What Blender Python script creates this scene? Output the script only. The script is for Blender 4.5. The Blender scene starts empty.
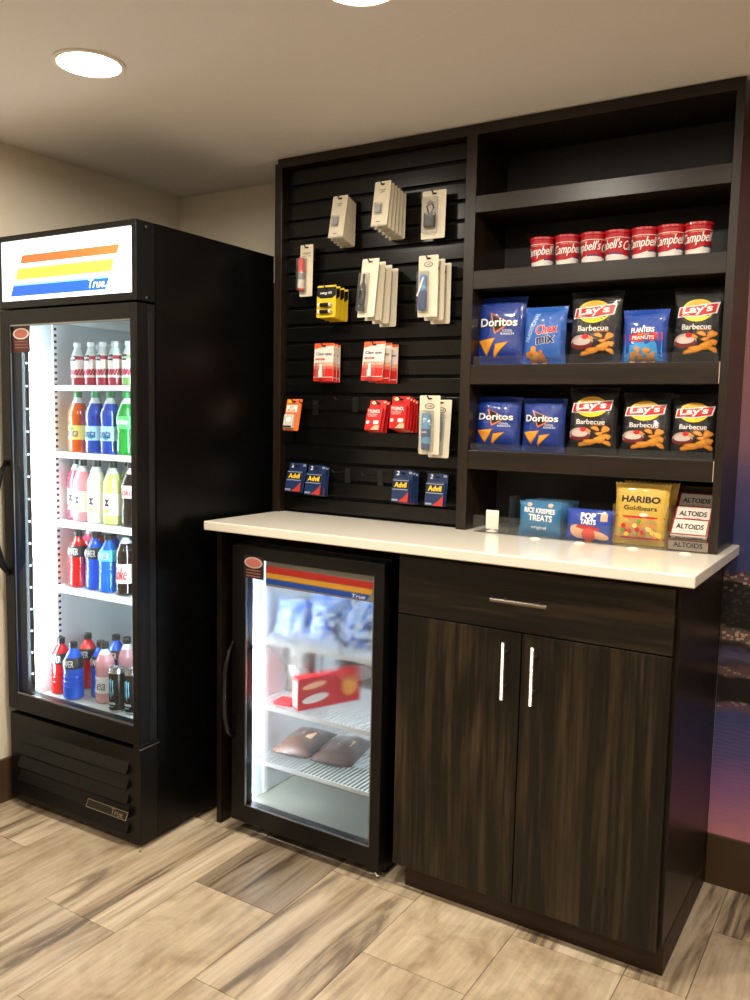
import bpy, bmesh, math, random
from mathutils import Vector, Matrix
random.seed(7)
PI = math.pi
SC = bpy.context.scene
C = SC.collection

# ------------------------------------------------------------------ camera
FPX = 846.24
cd = bpy.data.cameras.new('camera'); cam = bpy.data.objects.new('camera', cd); C.objects.link(cam)
fw = Vector((-0.52695, 0.84391, -0.1007)); rt = Vector((0.84694, 0.5313, 0.02056)); up = Vector((-0.07085, 0.07445, 0.9947))
m3 = Matrix((rt, up, -fw)).transposed()
cam.matrix_world = Matrix.Translation((0.3967, -2.6851, 1.4236)) @ m3.to_4x4()
cd.sensor_fit = 'VERTICAL'; cd.sensor_height = 24; cd.lens = FPX * 24 / 1000; cd.clip_start = .05
SC.camera = cam
# ------------------------------------------------------------------ world, exposure
w = bpy.data.worlds.new('world'); SC.world = w; w.use_nodes = True
w.node_tree.nodes['Background'].inputs[0].default_value = (1, .92, .82, 1)
w.node_tree.nodes['Background'].inputs[1].default_value = .4
vs = SC.view_settings
vs.view_transform = 'Standard'; vs.look = 'None'; vs.gamma = 1; vs.use_curve_mapping = False; vs.exposure = 0.0
LAMP_W = 13.0            # watts of one downlight
LAMP_SPREAD = 174        # beam angle of the recessed cans, degrees
LAMP_E = 30.0            # glow of the visible lens
LAMP_C = (1, .905, .77)
LED_E = 100.0           # cooler LED strips
LED2_E = 560.0
SIGN_E = 1.6
LAMPS = [(-1.477, -1.135), (-.642, -1.125), (.14, -1.06), (.95, -1.06), (-1.477, -2.6), (-.5, -2.6), (.9, -2.7), (-.2, -4.2)]  # first two are visible; the others are unseen, added to light the room
for _x, _y in LAMPS:
    _l = bpy.data.lights.new('downlight', 'AREA'); _l.shape = 'DISK'; _l.size = .11; _l.energy = LAMP_W * (1 if _y > -2 else .7); _l.color = LAMP_C; _l.spread = math.radians(LAMP_SPREAD)
    _o = bpy.data.objects.new('downlight', _l); C.objects.link(_o); _o.location = (_x, _y, 2.319 - .0095)

# ------------------------------------------------------------------ materials
def lin(c):
    return tuple(((v / 255) / 12.92 if v / 255 <= .04045 else (((v / 255) + .055) / 1.055) ** 2.4) for v in c) + (1,)
MATS = {}
def mat(name, rgb=(128, 128, 128), rough=.5, metal=0, emit=0, spec=.5, coat=0, trans=0, alpha=1):
    if name in MATS: return MATS[name]
    m = bpy.data.materials.new(name); m.use_nodes = True
    b = m.node_tree.nodes['Principled BSDF']
    b.inputs['Base Color'].default_value = lin(rgb); b.inputs['Roughness'].default_value = rough
    b.inputs['Metallic'].default_value = metal; b.inputs['Specular IOR Level'].default_value = spec
    b.inputs['Coat Weight'].default_value = coat; b.inputs['Coat Roughness'].default_value = .08
    b.inputs['Transmission Weight'].default_value = trans
    if emit:
        b.inputs['Emission Color'].default_value = lin(rgb); b.inputs['Emission Strength'].default_value = emit
    MATS[name] = m; return m
def N(m, t, **kw):
    n = m.node_tree.nodes.new(t)
    for k, v in kw.items():
        if k in n.inputs.keys(): n.inputs[k].default_value = v
        else: setattr(n, k, v)
    return n
def L(m, a, b): m.node_tree.links.new(a, b)
def ramp(m, stops, interp='LINEAR'):
    r = N(m, 'ShaderNodeValToRGB'); e = r.color_ramp.elements; r.color_ramp.interpolation = interp
    while len(e) < len(stops): e.new(.5)
    for el, (p, c) in zip(e, stops): el.position = p; el.color = lin(c)
    return r
def bump(m, src, strength=.2, dist=.002):
    b = N(m, 'ShaderNodeBump'); b.inputs['Strength'].default_value = strength; b.inputs['Distance'].default_value = dist
    L(m, src, b.inputs['Height']); L(m, b.outputs[0], m.node_tree.nodes['Principled BSDF'].inputs['Normal'])
def clear_mat(name, tint=(1, 1, 1), gloss=.6, rough=.02, film=0):
    m = bpy.data.materials.new(name); m.use_nodes = True; nt = m.node_tree; nt.nodes.clear()
    o = N(m, 'ShaderNodeOutputMaterial'); t = N(m, 'ShaderNodeBsdfTransparent'); t.inputs[0].default_value = tint + (1,)
    g = N(m, 'ShaderNodeBsdfGlossy'); g.inputs['Roughness'].default_value = rough
    f = N(m, 'ShaderNodeFresnel', IOR=1.5); mu = N(m, 'ShaderNodeMath', operation='MULTIPLY'); mu.inputs[1].default_value = gloss
    mx = N(m, 'ShaderNodeMixShader'); L(m, f.outputs[0], mu.inputs[0])
    ge = N(m, 'ShaderNodeNewGeometry'); iv = N(m, 'ShaderNodeMath', operation='SUBTRACT'); iv.inputs[0].default_value = 1; L(m, ge.outputs['Backfacing'], iv.inputs[1])
    mb_ = N(m, 'ShaderNodeMath', operation='MULTIPLY'); L(m, mu.outputs[0], mb_.inputs[0]); L(m, iv.outputs[0], mb_.inputs[1]); L(m, mb_.outputs[0], mx.inputs[0])
    L(m, t.outputs[0], mx.inputs[1]); L(m, g.outputs[0], mx.inputs[2]); out = mx.outputs[0]
    if film:
        d = N(m, 'ShaderNodeBsdfDiffuse'); d.inputs[0].default_value = (.8, .8, .8, 1)
        m2 = N(m, 'ShaderNodeMixShader'); m2.inputs[0].default_value = film; L(m, out, m2.inputs[1]); L(m, d.outputs[0], m2.inputs[2]); out = m2.outputs[0]
    L(m, out, o.inputs[0]); MATS[name] = m; return m

def wood(name, c1, c2, c3, axis, rough=.42, scale=1.0, sp=.32):
    m = mat(name, c1, rough, spec=sp); b = m.node_tree.nodes['Principled BSDF']
    tc = N(m, 'ShaderNodeTexCoord'); mp = N(m, 'ShaderNodeMapping')
    s = [22 * scale] * 3; s[axis] = 1.6 * scale; mp.inputs['Scale'].default_value = s
    L(m, tc.outputs['Object'], mp.inputs[0])
    n = N(m, 'ShaderNodeTexNoise', Scale=1.0, Detail=7.0, Roughness=.62, Distortion=.5); L(m, mp.outputs[0], n.inputs['Vector'])
    mp2 = N(m, 'ShaderNodeMapping'); s = [95 * scale] * 3; s[axis] = 2.5; mp2.inputs['Scale'].default_value = s; L(m, tc.outputs['Object'], mp2.inputs[0])
    n2 = N(m, 'ShaderNodeTexNoise', Scale=1.0, Detail=4.0); L(m, mp2.outputs[0], n2.inputs['Vector'])
    ad = N(m, 'ShaderNodeMath', operation='MULTIPLY_ADD'); ad.inputs[1].default_value = .45; L(m, n2.outputs[0], ad.inputs[0])
    sb = N(m, 'ShaderNodeMath', operation='SUBTRACT'); sb.inputs[1].default_value = .22; L(m, n.outputs[0], sb.inputs[0]); L(m, sb.outputs[0], ad.inputs[2])
    r = ramp(m, [(.32, c1), (.5, c2), (.7, c3)]); L(m, ad.outputs[0], r.inputs[0]); L(m, r.outputs[0], b.inputs['Base Color'])
    bump(m, n2.outputs[0], .12, .001); return m

M_front_v = wood('dark_oak_vertical', (10, 8, 4), (25, 19, 11), (64, 52, 35), 2)
M_front_h = wood('dark_oak_horizontal', (10, 8, 5), (24, 18, 11), (52, 42, 29), 0)
M_side = wood('espresso_side', (17, 11, 7), (24, 17, 11), (34, 25, 18), 2, .35)
M_frame = wood('espresso_frame', (22, 16, 10), (32, 23, 15), (42, 32, 22), 0, .34, sp=.45)
M_framev = wood('espresso_frame_vertical', (22, 16, 10), (32, 23, 15), (42, 32, 22), 2, .34, sp=.45)
M_slat = wood('slat_black', (7, 7, 6), (9, 9, 8), (14, 13, 12), 0, .24); M_slat.node_tree.nodes['Principled BSDF'].inputs['Specular IOR Level'].default_value = .35
M_groove = mat('slat_groove', (6, 6, 6), .8)
M_bayback = mat('bay_back', (22, 19, 17), .6)
M_toe = wood('brown_skirting', (40, 25, 14), (48, 31, 18), (56, 37, 23), 0, .5)
M_base = mat('brown_baseboard', (74, 56, 38), .5)
M_black = mat('black_powder_coat', (5, 5, 5), .33, spec=.25)
M_blackg = mat('black_gloss', (10, 10, 10), .2)
M_blackp = mat('black_plastic', (9, 9, 9), .4, spec=.3)
M_steel = mat('brushed_nickel', (172, 164, 152), .34, 1)
M_alu = mat('aluminium', (150, 152, 155), .35, 1)
M_whitei = mat('white_enamel', (215, 222, 224), .35)
M_shadei = mat('shaded_liner', (165, 172, 170), .45)  # shade at the back of the tall cooler put into the liner colour
M_wire = mat('white_wire', (225, 228, 230), .35)
M_white = mat('white_print', (240, 238, 232), .45)
M_blk = mat('black_print', (14, 14, 16), .4)
M_glass = clear_mat('clear_glass', (.98, .99, .99), .8, .01)
M_acr = clear_mat('clear_acrylic', (.94, .95, .95), 1.0, .06, .012)
M_blis = clear_mat('clear_blister', (.97, .97, .97), 1.0, .1, .08)

m = mat('wall_paint', (232, 223, 204), .7); n = N(m, 'ShaderNodeTexNoise', Scale=180.0, Detail=3.0); bump(m, n.outputs[0], .15, .001)
m = mat('ceiling_paint', (228, 224, 220), .8); n = N(m, 'ShaderNodeTexNoise', Scale=120.0, Detail=2.0); bump(m, n.outputs[0], .1, .001)
m = mat('quartz_counter', (242, 236, 220), .16, coat=.3)
n = N(m, 'ShaderNodeTexNoise', Scale=420.0, Detail=2.0); r = ramp(m, [(.35, (236, 229, 212)), (.6, (246, 240, 226))]); L(m, n.outputs[0], r.inputs[0]); L(m, r.outputs[0], m.node_tree.nodes['Principled BSDF'].inputs[0])

# floor: wood-look porcelain; every tile has its own pattern seed (attribute 'tile')
def floor_mat():
    m = mat('porcelain_floor', (180, 155, 120), .38); b = m.node_tree.nodes['Principled BSDF']
    tc = N(m, 'ShaderNodeTexCoord'); at = N(m, 'ShaderNodeAttribute'); at.attribute_name = 'tile'
    sep = N(m, 'ShaderNodeSeparateColor'); L(m, at.outputs['Color'], sep.inputs[0])
    wv = N(m, 'ShaderNodeMath', operation='MULTIPLY'); wv.inputs[1].default_value = 53.0; L(m, sep.outputs[0], wv.inputs[0])
    def noise(scale, detail, rough, dist):
        mp = N(m, 'ShaderNodeMapping'); mp.inputs['Scale'].default_value = scale; L(m, tc.outputs['Object'], mp.inputs[0])
        n = N(m, 'ShaderNodeTexNoise', noise_dimensions='4D', Scale=1.0, Detail=detail, Roughness=rough, Distortion=dist)
        L(m, mp.outputs[0], n.inputs['Vector']); L(m, wv.outputs[0], n.inputs['W']); return n
    st = noise((10, 1.1, 1), 7.0, .62, 1.8)
    cl = noise((7, 5, 1), 7.0, .62, .8)
    fine = noise((70, 5, 1), 4.0, .6, .3)
    r1 = ramp(m, [(.30, (74, 66, 58)), (.39, (112, 97, 80)), (.45, (172, 152, 124)), (.54, (206, 188, 160)), (.66, (222, 206, 182))]); L(m, st.outputs[0], r1.inputs[0])
    r2 = ramp(m, [(.30, (140, 118, 92)), (.43, (178, 156, 126)), (.58, (206, 187, 158)), (.7, (218, 201, 174))]); L(m, cl.outputs[0], r2.inputs[0])
    mx = N(m, 'ShaderNodeMix', data_type='RGBA'); L(m, sep.outputs[1], mx.inputs[0]); L(m, r1.outputs[0], mx.inputs[6]); L(m, r2.outputs[0], mx.inputs[7])
    r3 = ramp(m, [(.3, (205, 205, 205)), (.6, (255, 255, 255))]); L(m, fine.outputs[0], r3.inputs[0])
    mu = N(m, 'ShaderNodeMix', data_type='RGBA', blend_type='MULTIPLY'); mu.inputs[0].default_value = .6
    L(m, mx.outputs[2], mu.inputs[6]); L(m, r3.outputs[0], mu.inputs[7])
    # overall tone of the tile
    r4 = ramp(m, [(0, (150, 145, 140)), (1, (255, 255, 255))]); L(m, sep.outputs[2], r4.inputs[0])
    mv = N(m, 'ShaderNodeMix', data_type='RGBA', blend_type='MULTIPLY'); mv.inputs[0].default_value = 1
    L(m, mu.outputs[2], mv.inputs[6]); L(m, r4.outputs[0], mv.inputs[7])
    L(m, mv.outputs[2], b.inputs['Base Color']); bump(m, cl.outputs[0], .08, .002); return m
M_floor = floor_mat()
M_grout = mat('grout', (96, 82, 64), .8)

def mural_mat():
    m = mat('printed_mural', (80, 60, 90), .5); b = m.node_tree.nodes['Principled BSDF']
    tc = N(m, 'ShaderNodeTexCoord'); sp = N(m, 'ShaderNodeSeparateXYZ'); L(m, tc.outputs['Object'], sp.inputs[0])
    mp = N(m, 'ShaderNodeMapping'); mp.inputs['Scale'].default_value = (14, 1, 40); L(m, tc.outputs['Object'], mp.inputs[0])
    n = N(m, 'ShaderNodeTexNoise', Scale=1.0, Detail=6.0); L(m, mp.outputs[0], n.inputs['Vector'])
    z = N(m, 'ShaderNodeMath', operation='MULTIPLY_ADD'); z.inputs[1].default_value = .03; L(m, n.outputs[0], z.inputs[0])
    zz = N(m, 'ShaderNodeMath', operation='MULTIPLY'); zz.inputs[1].default_value = 1 / 2.3; L(m, sp.outputs[2], zz.inputs[0]); L(m, zz.outputs[0], z.inputs[2])
    H = lambda v: v / 2.3 + .015
    r = ramp(m, [(H(.15), (214, 140, 150)), (H(.30), (150, 100, 150)), (H(.42), (84, 76, 130)), (H(.54), (58, 66, 116)), (H(.575), (96, 74, 90)), (H(.59), (14, 12, 16)), (H(.66), (16, 14, 18)),
                 (H(.675), (100, 74, 72)), (H(.70), (50, 40, 56)), (H(.715), (84, 76, 104)), (H(.745), (66, 58, 84)), (H(.755), (14, 12, 14)), (H(.775), (104, 84, 78)), (H(.80), (96, 78, 70)), (H(.81), (16, 13, 14)),
                 (H(.945), (20, 16, 18)), (H(.955), (104, 80, 84)), (H(.975), (60, 46, 52)), (H(.99), (50, 56, 100)), (H(1.1), (50, 56, 106)), (H(1.25), (78, 66, 104)), (H(1.36), (124, 90, 104)), (H(1.6), (134, 90, 88)), (H(2.2), (140, 98, 84))])
    L(m, z.outputs[0], r.inputs[0])
    # lit windows and piers between them: small bricks of light in the built-up bands
    mp2 = N(m, 'ShaderNodeMapping'); mp2.inputs['Scale'].default_value = (75, 1, 110); L(m, tc.outputs['Object'], mp2.inputs[0])
    v = N(m, 'ShaderNodeTexVoronoi', Scale=1.0); v.distance = 'CHEBYCHEV'; L(m, mp2.outputs[0], v.inputs['Vector'])
    sc_ = N(m, 'ShaderNodeSeparateColor'); L(m, v.outputs['Color'], sc_.inputs[0])
    gt = N(m, 'ShaderNodeMath', operation='GREATER_THAN'); gt.inputs[1].default_value = .45; L(m, sc_.outputs[0], gt.inputs[0])
    lt0 = N(m, 'ShaderNodeMath', operation='LESS_THAN'); lt0.inputs[1].default_value = .36; L(m, v.outputs['Distance'], lt0.inputs[0])
    lt = N(m, 'ShaderNodeMath', operation='MULTIPLY'); L(m, lt0.outputs[0], lt.inputs[0]); L(m, gt.outputs[0], lt.inputs[1])
    bands = ramp(m, [(0, (0, 0, 0)), (H(.57), (0, 0, 0)), (H(.575), (190, 190, 190)), (H(.59), (0, 0, 0)), (H(.665), (0, 0, 0)), (H(.675), (150, 150, 150)), (H(.69), (0, 0, 0)), (H(.765), (0, 0, 0)), (H(.775), (210, 210, 210)), (H(.80), (210, 210, 210)), (H(.81), (40, 40, 40)), (H(.93), (60, 60, 60)), (H(.95), (230, 230, 230)), (H(.97), (150, 150, 150)), (H(.985), (0, 0, 0))]); L(m, z.outputs[0], bands.inputs[0])
    mu = N(m, 'ShaderNodeMath', operation='MULTIPLY'); L(m, lt.outputs[0], mu.inputs[0]); L(m, bands.outputs[0], mu.inputs[1])
    # ripples on the water
    wv = N(m, 'ShaderNodeTexWave', wave_type='BANDS', bands_direction='Z', Scale=26.0, Distortion=3.5, Detail=3.0); L(m, tc.outputs['Object'], wv.inputs['Vector'])
    wl = ramp(m, [(H(.50), (70, 70, 70)), (H(.56), (0, 0, 0))]); L(m, z.outputs[0], wl.inputs[0])
    wm = N(m, 'ShaderNodeMath', operation='MULTIPLY'); L(m, wv.outputs['Fac'], wm.inputs[0]); L(m, wl.outputs[0], wm.inputs[1])
    m0 = N(m, 'ShaderNodeMix', data_type='RGBA'); L(m, wm.outputs[0], m0.inputs[0]); L(m, r.outputs[0], m0.inputs[6]); m0.inputs[7].default_value = lin((190, 170, 200))
    mx = N(m, 'ShaderNodeMix', data_type='RGBA'); L(m, mu.outputs[0], mx.inputs[0]); L(m, m0.outputs[2], mx.inputs[6]); mx.inputs[7].default_value = lin((214, 180, 160))
    L(m, mx.outputs[2], b.inputs['Base Color']); return m
M_mural = mural_mat()

# ------------------------------------------------------------------ mesh helpers
class MB:
    """collects shapes into one mesh, several material slots allowed"""
    def __init__(s): s.v = []; s.f = []; s.mi = []; s.mats = []; s.sm = []
    def mat(s, m):
        if m not in s.mats: s.mats.append(m)
        return s.mats.index(m)
    def add(s, vs, fs, m, smooth=False):
        o = len(s.v); s.v += [tuple(v) for v in vs]; k = s.mat(m)
        for f in fs: s.f.append(tuple(i + o for i in f)); s.mi.append(k); s.sm.append(smooth)
        return s
    def box(s, x0, x1, y0, y1, z0, z1, m, bev=0):
        if bev:
            bm = bmesh.new(); bmesh.ops.create_cube(bm, size=1)
            for v in bm.verts: v.co = Vector(((x0 + x1) / 2 + v.co.x * (x1 - x0), (y0 + y1) / 2 + v.co.y * (y1 - y0), (z0 + z1) / 2 + v.co.z * (z1 - z0)))
            bmesh.ops.bevel(bm, geom=bm.edges[:], offset=bev, segments=2, affect='EDGES', profile=.5)
            bm.verts.index_update(); s.add([v.co for v in bm.verts], [[v.index for v in f.verts] for f in bm.faces], m); bm.free(); return s
        vs = [(x, y, z) for x in (x0, x1) for y in (y0, y1) for z in (z0, z1)]
        return s.add(vs, [(0, 1, 3, 2), (4, 6, 7, 5), (0, 4, 5, 1), (2, 3, 7, 6), (0, 2, 6, 4), (1, 5, 7, 3)], m)
    def prism(s, pts, y0, y1, m):           # polygon in x,z pushed along y
        n = len(pts); vs = [(x, y0, z) for x, z in pts] + [(x, y1, z) for x, z in pts]
        return s.add(vs, [tuple(range(n)), tuple(range(2 * n - 1, n - 1, -1))] + [(i, (i + 1) % n, (i + 1) % n + n, i + n) for i in range(n)], m)
    def prismx(s, pts, x0, x1, m):          # polygon in y,z pushed along x
        n = len(pts); vs = [(x0, y, z) for y, z in pts] + [(x1, y, z) for y, z in pts]
        return s.add(vs, [tuple(range(n)), tuple(range(2 * n - 1, n - 1, -1))] + [(i, (i + 1) % n, (i + 1) % n + n, i + n) for i in range(n)], m)
    def lathe(s, prof, m, n=24, c=(0, 0, 0), smooth=True, mats=None):   # prof: (r,z)
        vs = []
        for r, z in prof:
            for i in range(n): a = 2 * PI * i / n; vs.append((c[0] + r * math.cos(a), c[1] + r * math.sin(a), c[2] + z))
        for k in range(len(prof) - 1):
            q = [(k * n + i, k * n + (i + 1) % n, (k + 1) * n + (i + 1) % n, (k + 1) * n + i) for i in range(n)]
            s.add(vs[k * n:(k + 2) * n], [tuple(j - k * n for j in f) for f in q], mats[k] if mats else m, smooth)
        s.add(vs[:n], [tuple(range(n))[::-1]], mats[0] if mats else m); s.add(vs[-n:], [tuple(range(n))], mats[-1] if mats else m)
        return s
    def tube(s, pts, r, m, n=8):
        pts = [Vector(p) for p in pts]; vs = []; fs = []
        for i, p in enumerate(pts):
            d = (pts[min(i + 1, len(pts) - 1)] - pts[max(i - 1, 0)]).normalized()
            a = Vector((0, 0, 1)) if abs(d.z) < .9 else Vector((1, 0, 0))
            u = d.cross(a).normalized(); v = d.cross(u)
            for k in range(n): t = 2 * PI * k / n; vs.append(p + (u * math.cos(t) + v * math.sin(t)) * r)
        for i in range(len(pts) - 1):
            for k in range(n): fs.append((i * n + k, i * n + (k + 1) % n, (i + 1) * n + (k + 1) % n, (i + 1) * n + k))
        fs.append(tuple(range(n))); fs.append(tuple(range((len(pts) - 1) * n, len(pts) * n)))
        return s.add(vs, fs, m, True)
    def build(s, name, parent=None, weld=False):
        me = bpy.data.meshes.new(name); me.from_pydata(s.v, [], s.f); me.update()
        for mm in s.mats: me.materials.append(mm)
        me.polygons.foreach_set('material_index', s.mi); me.polygons.foreach_set('use_smooth', s.sm)
        o = bpy.data.objects.new(name, me); C.objects.link(o)
        if parent: o.parent = parent
        return o

def fixn(o):
    bm = bmesh.new(); bm.from_mesh(o.data); bmesh.ops.recalc_face_normals(bm, faces=bm.faces); bm.to_mesh(o.data); bm.free(); return o
def tag(o, label, cat, group=None, kind=None):
    if label: o['label'] = label
    if cat: o['category'] = cat
    if group: o['group'] = group
    if kind: o['kind'] = kind
    return o
def thing(name, label, cat, loc=(0, 0, 0), rz=0, group=None, rx=0):
    o = bpy.data.objects.new(name, None); o.empty_display_size = .05; C.objects.link(o); o.location = loc; o.rotation_euler = (rx, 0, rz)
    return tag(o, label, cat, group)
def struct(o): o['kind'] = 'structure'; return o
def dup(root, loc, rot=None, label=None, group=None):
    r = root.copy(); C.objects.link(r); r.location = loc
    if rot: r.rotation_euler = rot
    if label: r['label'] = label
    if group: r['group'] = group
    for ch in list(root.children):
        c = ch.copy(); C.objects.link(c); c.parent = r
        for g in list(ch.children):
            d = g.copy(); C.objects.link(d); d.parent = c
    return r

# ------------------------------------------------------------------ lettering and printed art
_tc = {}
def glyphs(txt, bold=0.0):
    k = (txt, bold)
    if k not in _tc:
        cu = bpy.data.curves.new('t', 'FONT'); cu.body = txt; cu.size = 1; cu.offset = bold; cu.resolution_u = 3; cu.fill_mode = 'FRONT'
        o = bpy.data.objects.new('t', cu); C.objects.link(o)
        dg = bpy.context.evaluated_depsgraph_get(); me = bpy.data.meshes.new_from_object(o.evaluated_get(dg))
        vs = [(v.co.x, v.co.y) for v in me.vertices]; fs = [tuple(p.vertices) for p in me.polygons]
        bpy.data.objects.remove(o); bpy.data.curves.remove(cu); bpy.data.meshes.remove(me)
        x0 = min(v[0] for v in vs); x1 = max(v[0] for v in vs); y0 = min(v[1] for v in vs); y1 = max(v[1] for v in vs)
        _tc[k] = ([((x - x0) / (x1 - x0) - .5, (y - y0) / (y1 - y0) - .5) for x, y in vs], fs)
    return _tc[k]
class Art:
    """ink on a surface: surf(x, z, lift) gives the 3D point"""
    def __init__(s, surf): s.m = MB(); s.surf = surf
    def L(s, l): return .0006 * l
    def poly(s, pts, m, l=1, rings=3, dens=4):
        P = []
        for i in range(len(pts)):
            a, b = pts[i], pts[(i + 1) % len(pts)]
            for k in range(dens): P.append((a[0] + (b[0] - a[0]) * k / dens, a[1] + (b[1] - a[1]) * k / dens))
        cx = sum(p[0] for p in P) / len(P); cz = sum(p[1] for p in P) / len(P); n = len(P)
        vs = [s.surf(cx, cz, s.L(l))]; fs = []
        for r in range(1, rings + 1):
            for p in P: vs.append(s.surf(cx + (p[0] - cx) * r / rings, cz + (p[1] - cz) * r / rings, s.L(l)))
        for i in range(n): fs.append((0, 1 + i, 1 + (i + 1) % n))
        for r in range(rings - 1):
            for i in range(n): fs.append((1 + r * n + i, 1 + (r + 1) * n + i, 1 + (r + 1) * n + (i + 1) % n, 1 + r * n + (i + 1) % n))
        s.m.add(vs, fs, m); return s
    def rect(s, x0, x1, z0, z1, m, l=1, rings=3, dens=4): return s.poly([(x0, z0), (x1, z0), (x1, z1), (x0, z1)], m, l, rings, dens)
    def ell(s, cx, cz, rx, rz, m, l=1, rot=0, n=24, rings=3):
        c, q = math.cos(rot), math.sin(rot)
        P = [(cx + rx * math.cos(t) * c - rz * math.sin(t) * q, cz + rx * math.cos(t) * q + rz * math.sin(t) * c) for t in [2 * PI * i / n for i in range(n)]]
        return s.poly(P, m, l, rings, 1)
    def text(s, t, cx, cz, w, h, m, l=2, shear=0, bold=.02, rot=0):
        vs, fs = glyphs(t, .012 if bold > .03 else 0.0); c, q = math.cos(rot), math.sin(rot)
        b = bold * h * .55
        for k, (dx, dz) in enumerate(((-b, 0), (b, 0), (0, b * .7), (0, -b * .7)) if bold > .03 else ((0, 0), (h * .03, 0))):
            o = []
            for x, y in vs:
                X = x * (w - 2 * b) + y * h * shear + dx; Z = y * (h - b) + dz; o.append(s.surf(cx + X * c - Z * q, cz + X * q + Z * c, s.L(l) + .00004 * k))
            s.m.add(o, fs, m)
        return s
    def build(s, name, parent): return s.m.build(name, parent)
def flat(y): return lambda x, z, e: (x, y - e, z)
def cyl(r, rot=0, c=(0, 0)): return lambda x, z, e: (c[0] + (r + e) * math.sin(x / r + rot), c[1] - (r + e) * math.cos(x / r + rot), z)

# ------------------------------------------------------------------ THE SETTING
CEIL = 2.319
WX0, WX1, WY0 = -2.288, 3.2, -6.5
# floor with tiles
mb = MB(); mb.box(WX0 - .1, WX1 + .1, WY0 - .1, .1, -.06, -.004, M_grout)
cols = [(-2.55, -2.243), (-2.243, -1.94), (-1.94, -1.637), (-1.637, -1.34), (-1.34, -1.03), (-1.03, -.735), (-.735, -.43), (-.43, -.125), (-.125, .032), (.032, .335)]
x = .335
while x < WX1: cols.append((x, x + .305)); x += .305
phase = {3: -1.2, 4: -.89, 5: -1.216, 6: -.892, 7: -.60, 8: -.597, 9: -.265, 2: -.75, 1: -1.05}
tiles = []
for ci, (a, b) in enumerate(cols):
    ph = phase.get(ci, -random.random() * .6)
    y = ph
    while y < .1: y += .61
    while y > WY0: tiles.append((ci, a, b, y - .61, y)); y -= .61
special = {(4, -.89): (.11, 0, .25), (6, -.892): (.62, 1, 1.0), (5, -1.216): (.35, .25, .95), (4, -1.5): (.77, .8, .98), (3, -1.2): (.23, .1, 1.0), (3, -1.81): (.91, .1, .85),
           (7, -.60): (.48, 0, .9), (9, -.265): (.83, 0, .85), (9, -.875): (.66, 1, .78), (8, -.597): (.52, .1, .7), (5, -.606): (.29, .3, .9), (6, -1.502): (.41, .7, 1.0), (7, -1.21): (.5, .95, .98), (8, -1.207): (.9, 1, .95)}
tv = []; tf = []; tcx = []
g = .0012
for ci, a, b, y0, y1 in tiles:
    sp = None
    for (k, yy), v in special.items():
        if k == ci and abs(y0 - yy) < .03: sp = v
    if not sp: sp = (random.random(), random.choice([0, .2, .6, 1]), random.uniform(.7, 1))
    a2, b2, c2, d2 = max(a, WX0 - .05) + g, min(b, WX1 + .05) - g, max(y0, WY0 - .05) + g, min(y1, .05) - g
    if a2 >= b2 or c2 >= d2: continue
    o = len(tv); tv += [(a2, c2, 0), (b2, c2, 0), (b2, d2, 0), (a2, d2, 0), (a2 - g * .6, c2 - g * .6, -.004), (b2 + g * .6, c2 - g * .6, -.004), (b2 + g * .6, d2 + g * .6, -.004), (a2 - g * .6, d2 + g * .6, -.004)]
    for f in [(0, 1, 2, 3), (4, 5, 1, 0), (5, 6, 2, 1), (6, 7, 3, 2), (7, 4, 0, 3)]: tf.append(tuple(i + o for i in f)); tcx.append(sp)
mb.add(tv, tf, M_floor)
fl = mb.build('floor'); me = fl.data
ca = me.color_attributes.new('tile', 'FLOAT_COLOR', 'CORNER'); nb = len(me.polygons) - len(tf)
for i, p in enumerate(me.polygons):
    cc = tcx[i - nb] if i >= nb else (0, 0, 1)
    for li in p.loop_indices: ca.data[li].color = (cc[0], cc[1], cc[2], 1)
struct(fl)
W = MATS['wall_paint']
struct(MB().box(WX0 - .1, WX1 + .1, 0, .1, 0, CEIL, W).build('wall_back'))
struct(MB().box(WX0 - .1, WX0, WY0, 0, 0, CEIL, W).build('wall_left'))
struct(MB().box(WX1, WX1 + .1, WY0, 0, 0, CEIL, W).build('wall_right'))
struct(MB().box(WX0 - .1, WX1 + .1, WY0 - .1, WY0, 0, CEIL, W).build('wall_front'))
struct(MB().box(WX0 - .1, WX1 + .1, WY0 - .1, .1, CEIL, CEIL + .1, MATS['ceiling_paint']).build('ceiling'))
struct(MB().box(WX0, WX0 + .014, WY0, -.001, 0, .16, M_base, .003).build('baseboard_left'))
struct(MB().box(-.0385, WX1, -.014, 0, 0, .16, M_base, .003).build('baseboard_back'))
struct(MB().box(WX1 - .014, WX1, WY0, -.015, 0, .16, M_base, .003).build('baseboard_right'))
mu = MB().box(-.0385, WX1 - .001, -.006, 0, .16, CEIL, M_mural).build('mural_panel')
tag(mu, 'printed wall mural of a purple dusk skyline over water, right of the cabinet', 'mural')

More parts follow.
